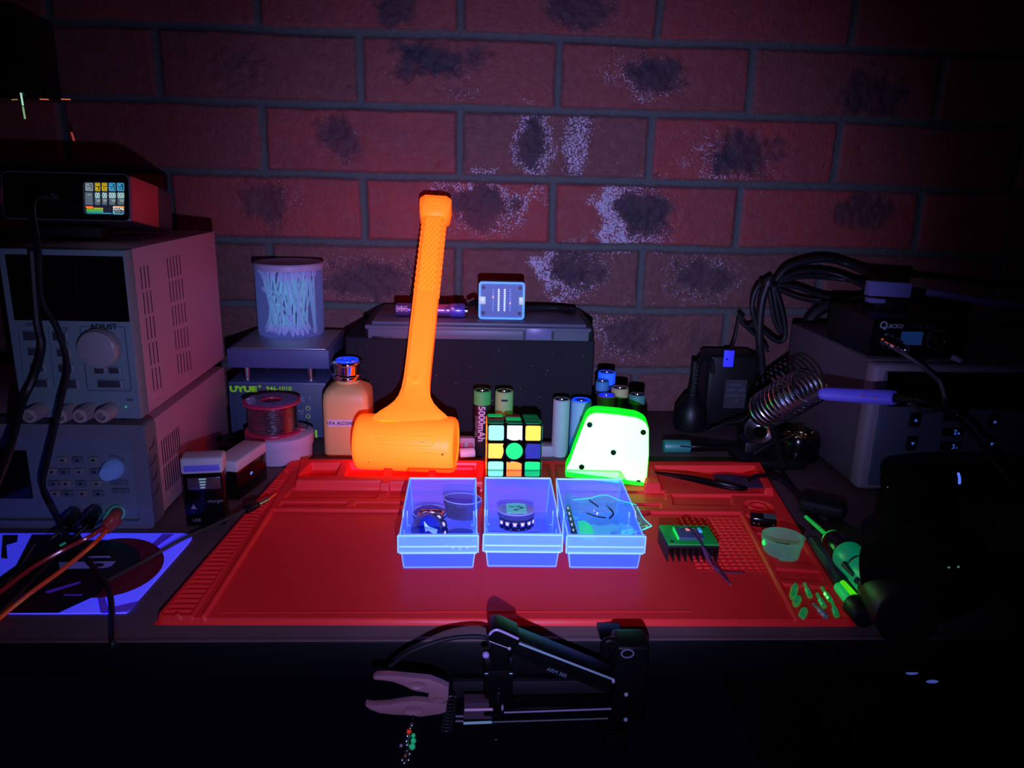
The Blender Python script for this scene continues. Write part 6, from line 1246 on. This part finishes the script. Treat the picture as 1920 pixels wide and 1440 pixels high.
part(am, 'thin_plate_edge', pmat('grey_edge', (.45, .42, .48), .3), rod(ap(917, 1202, .001), ap(955, 1216, .001), .0003, 6), sphere(ap(955, 1216, .001), .0011, n=8))
part(am, 'joint_block', AM, box(ap(908, 1300).x, ap(962, 1300).x, AY + .002, AY + .018, ap(930, 1316).z, ap(930, 1262).z, .0015)); part(am, 'joint_collar', AM, box(ap(920, 1240).x, ap(956, 1240).x, AY + .003, AY + .017, ap(940, 1264).z, ap(940, 1210).z, .002)); part(am, 'joint_stem', AM, box(ap(916, 1330).x, ap(952, 1330).x, AY + .003, AY + .015, ap(930, 1352).z, ap(930, 1310).z, .002))
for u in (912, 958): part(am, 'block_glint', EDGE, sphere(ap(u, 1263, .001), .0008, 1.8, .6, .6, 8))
part(am, 'thumb_screw', pmat('violet_knob', (.40, .30, .62), .35), sphere(ap(911, 1228, .004), .0024, 1, 1, .9, 12), label='violet-lit thumb screw')
part(am, 'clamp_screw', STEEL, tf(cyl(.0007, ap(935, 1316).z, ap(935, 1299).z, 10), at(ap(935, 1300).x, AY - .0005, 0)), label='bright screw'); part(am, 'wing', EDV, sphere(ap(942, 1327, .001), .0024, .4, .5, 1, 10)); part(am, 'screw_tip', STEEL, rod(ap(930, 1374, .004), ap(930, 1386, .004), .0012, 10), sphere(ap(930, 1386, .004), .0015, n=10))
part(am, 'handle_body', pmat('dusky_handle', (.10, .05, .08), .35), tf(prism(outl([(870, 1327), (924, 1326), (924, 1358), (868, 1358)]), 0, .010, .001), facing(0, AY + .014, 0)))
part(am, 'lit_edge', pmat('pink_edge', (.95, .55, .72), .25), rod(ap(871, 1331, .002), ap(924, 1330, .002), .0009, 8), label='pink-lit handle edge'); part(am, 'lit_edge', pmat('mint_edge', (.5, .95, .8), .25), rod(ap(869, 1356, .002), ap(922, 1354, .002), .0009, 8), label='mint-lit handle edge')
for v in (1343, 1352): part(am, 'prong', pmat('grey_prong', (.30, .25, .36), .3, metal=.4), rod(ap(854, v, .004), ap(869, v, .004), .0007, 8))
part(am, 'rear_joint', AM, box(ap(1150, 1300).x, ap(1215, 1300).x, AY + .001, AY + .022, ap(1180, 1360).z, ap(1180, 1214).z, .003, 3)); part(am, 'rear_hook', AM, tube([ap(1136, 1218, .004), ap(1136, 1204, .004), ap(1146, 1201, .004), ap(1160, 1206, .004)], .0026, 10, 6))
cc = ap(1177, 1227); part(am, 'joint_ring', pmat('dim_steel_ring', (.16, .16, .24), .35), tf(ring([(.0042 * math.cos(a), .0032 * math.sin(a)) for a in np.linspace(0, 2 * PI, 33)[:-1]], [(.0034 * math.cos(a), .0025 * math.sin(a)) for a in np.linspace(0, 2 * PI, 33)[:-1]], 0, .0006), facing(cc.x, AY + .0012, cc.z)))
for u, v in ((1174, 1302), (1173, 1349)): part(am, 'joint_screw', pmat('grey_screw', (.35, .45, .48), .3), sphere(ap(u, v, .001), .0015, n=10))
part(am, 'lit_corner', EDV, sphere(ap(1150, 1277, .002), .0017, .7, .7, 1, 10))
txt(am, 'ARM 360', .0036, facing(*ap(1044, 1261, .0034)) @ Matrix.Rotation(-.42, 4, 'Z'), pmat('slate_print', (.09, .12, .16), .5), bold=.0001)
part(am, 'back_bracket', pmat('dusky_plate', (.015, .013, .018), .5), box(ap(846, 1300).x, ap(1160, 1300).x, AY + .024, AY + .028, ap(1000, 1315, .02).z, ap(1000, 1285, .02).z, .0006)); part(am, 'desk_clamp', AM, box(.088, .104, AY + .004, .4585, -.060, -.045, .001), box(.088, .104, .452, .4575, -.060, .0, .001), box(.088, .104, .4575, .474, .0006 - .0005, .0035, .0005))
cable('black_loop_cable', [oY(730, 1250, .43), oY(770, 1222, .43), oY(830, 1200, .43), oY(880, 1193, .428), oY(915, 1197, .425), oY(920, 1215, .420)], .0016, CABLE, 'thin black cable looping left of the clamp arm under the desk edge')
# little chrome charm hanging below the clamp, its glints built as coloured beads
kc = thing('hanging_charm', tuple(oY(766, 1400, .40)), 'small glinting charm of coloured beads hanging below the clamp', 'charm')
for u, v, r_, m in ((772, 1360, .0014, STEEL), (769, 1366, .0012, STEEL), (767, 1371, .0016, fluor('red_bead', (1.4, .12, .02), (.12, .0, .0), 1.)), (764, 1380, .0020, STEEL), (775, 1379, .0014, fluor('green_bead', (.05, .9, .3), (.0, .08, .02), 1.)), (775, 1389, .0018, MATS['green_bead']), (773, 1400, .0020, MATS['green_bead']), (762, 1390, .0016, STEEL), (763, 1397, .0016, STEEL),
                   (752, 1398, .0011, pmat('rose_bead', (.5, .3, .35), .3)), (754, 1425, .0016, STEEL), (766, 1425, .0016, STEEL), (760, 1417, .0012, pmat('rust_bead', (.35, .12, .05), .3)), (758, 1431, .0014, STEEL), (763, 1408, .0018, DS), (768, 1414, .0014, STEEL)):
    part(kc, 'bead', m, sphere(oY(u, v, .40), r_, n=10))
part(kc, 'cord', CABLE, tube([oY(776, 1338, .413), oY(773, 1352, .405), oY(764, 1385, .401), oY(760, 1430, .401)], .0006, 6, 6))
# blue reflections on gear under the desk at right, put in as glowing beads
gt = thing('under_desk_box', (.36, .50, -.16), 'dark glossy box under the desk at right with two small blue lights', 'box')
part(gt, 'box_body', BLACKG, box(.27, .52, .47, .70, -.22, -.045, .004))
for u, v in ((1710, 1262), (1748, 1278), (1691, 1247)):
    part(gt, 'blue_light', pmat('dim_blue_light', (.1, .15, .8), .3, emit=(.10, .15, .80), es=.35 if u > 1700 else .08), sphere(oY(u, v, .4695), .0032 if u > 1700 else .0014, 1.5, .25, .45, 12))
part(gt, 'hanger', BLACK, box(.29, .31, .55, .60, -.046, -.0279))
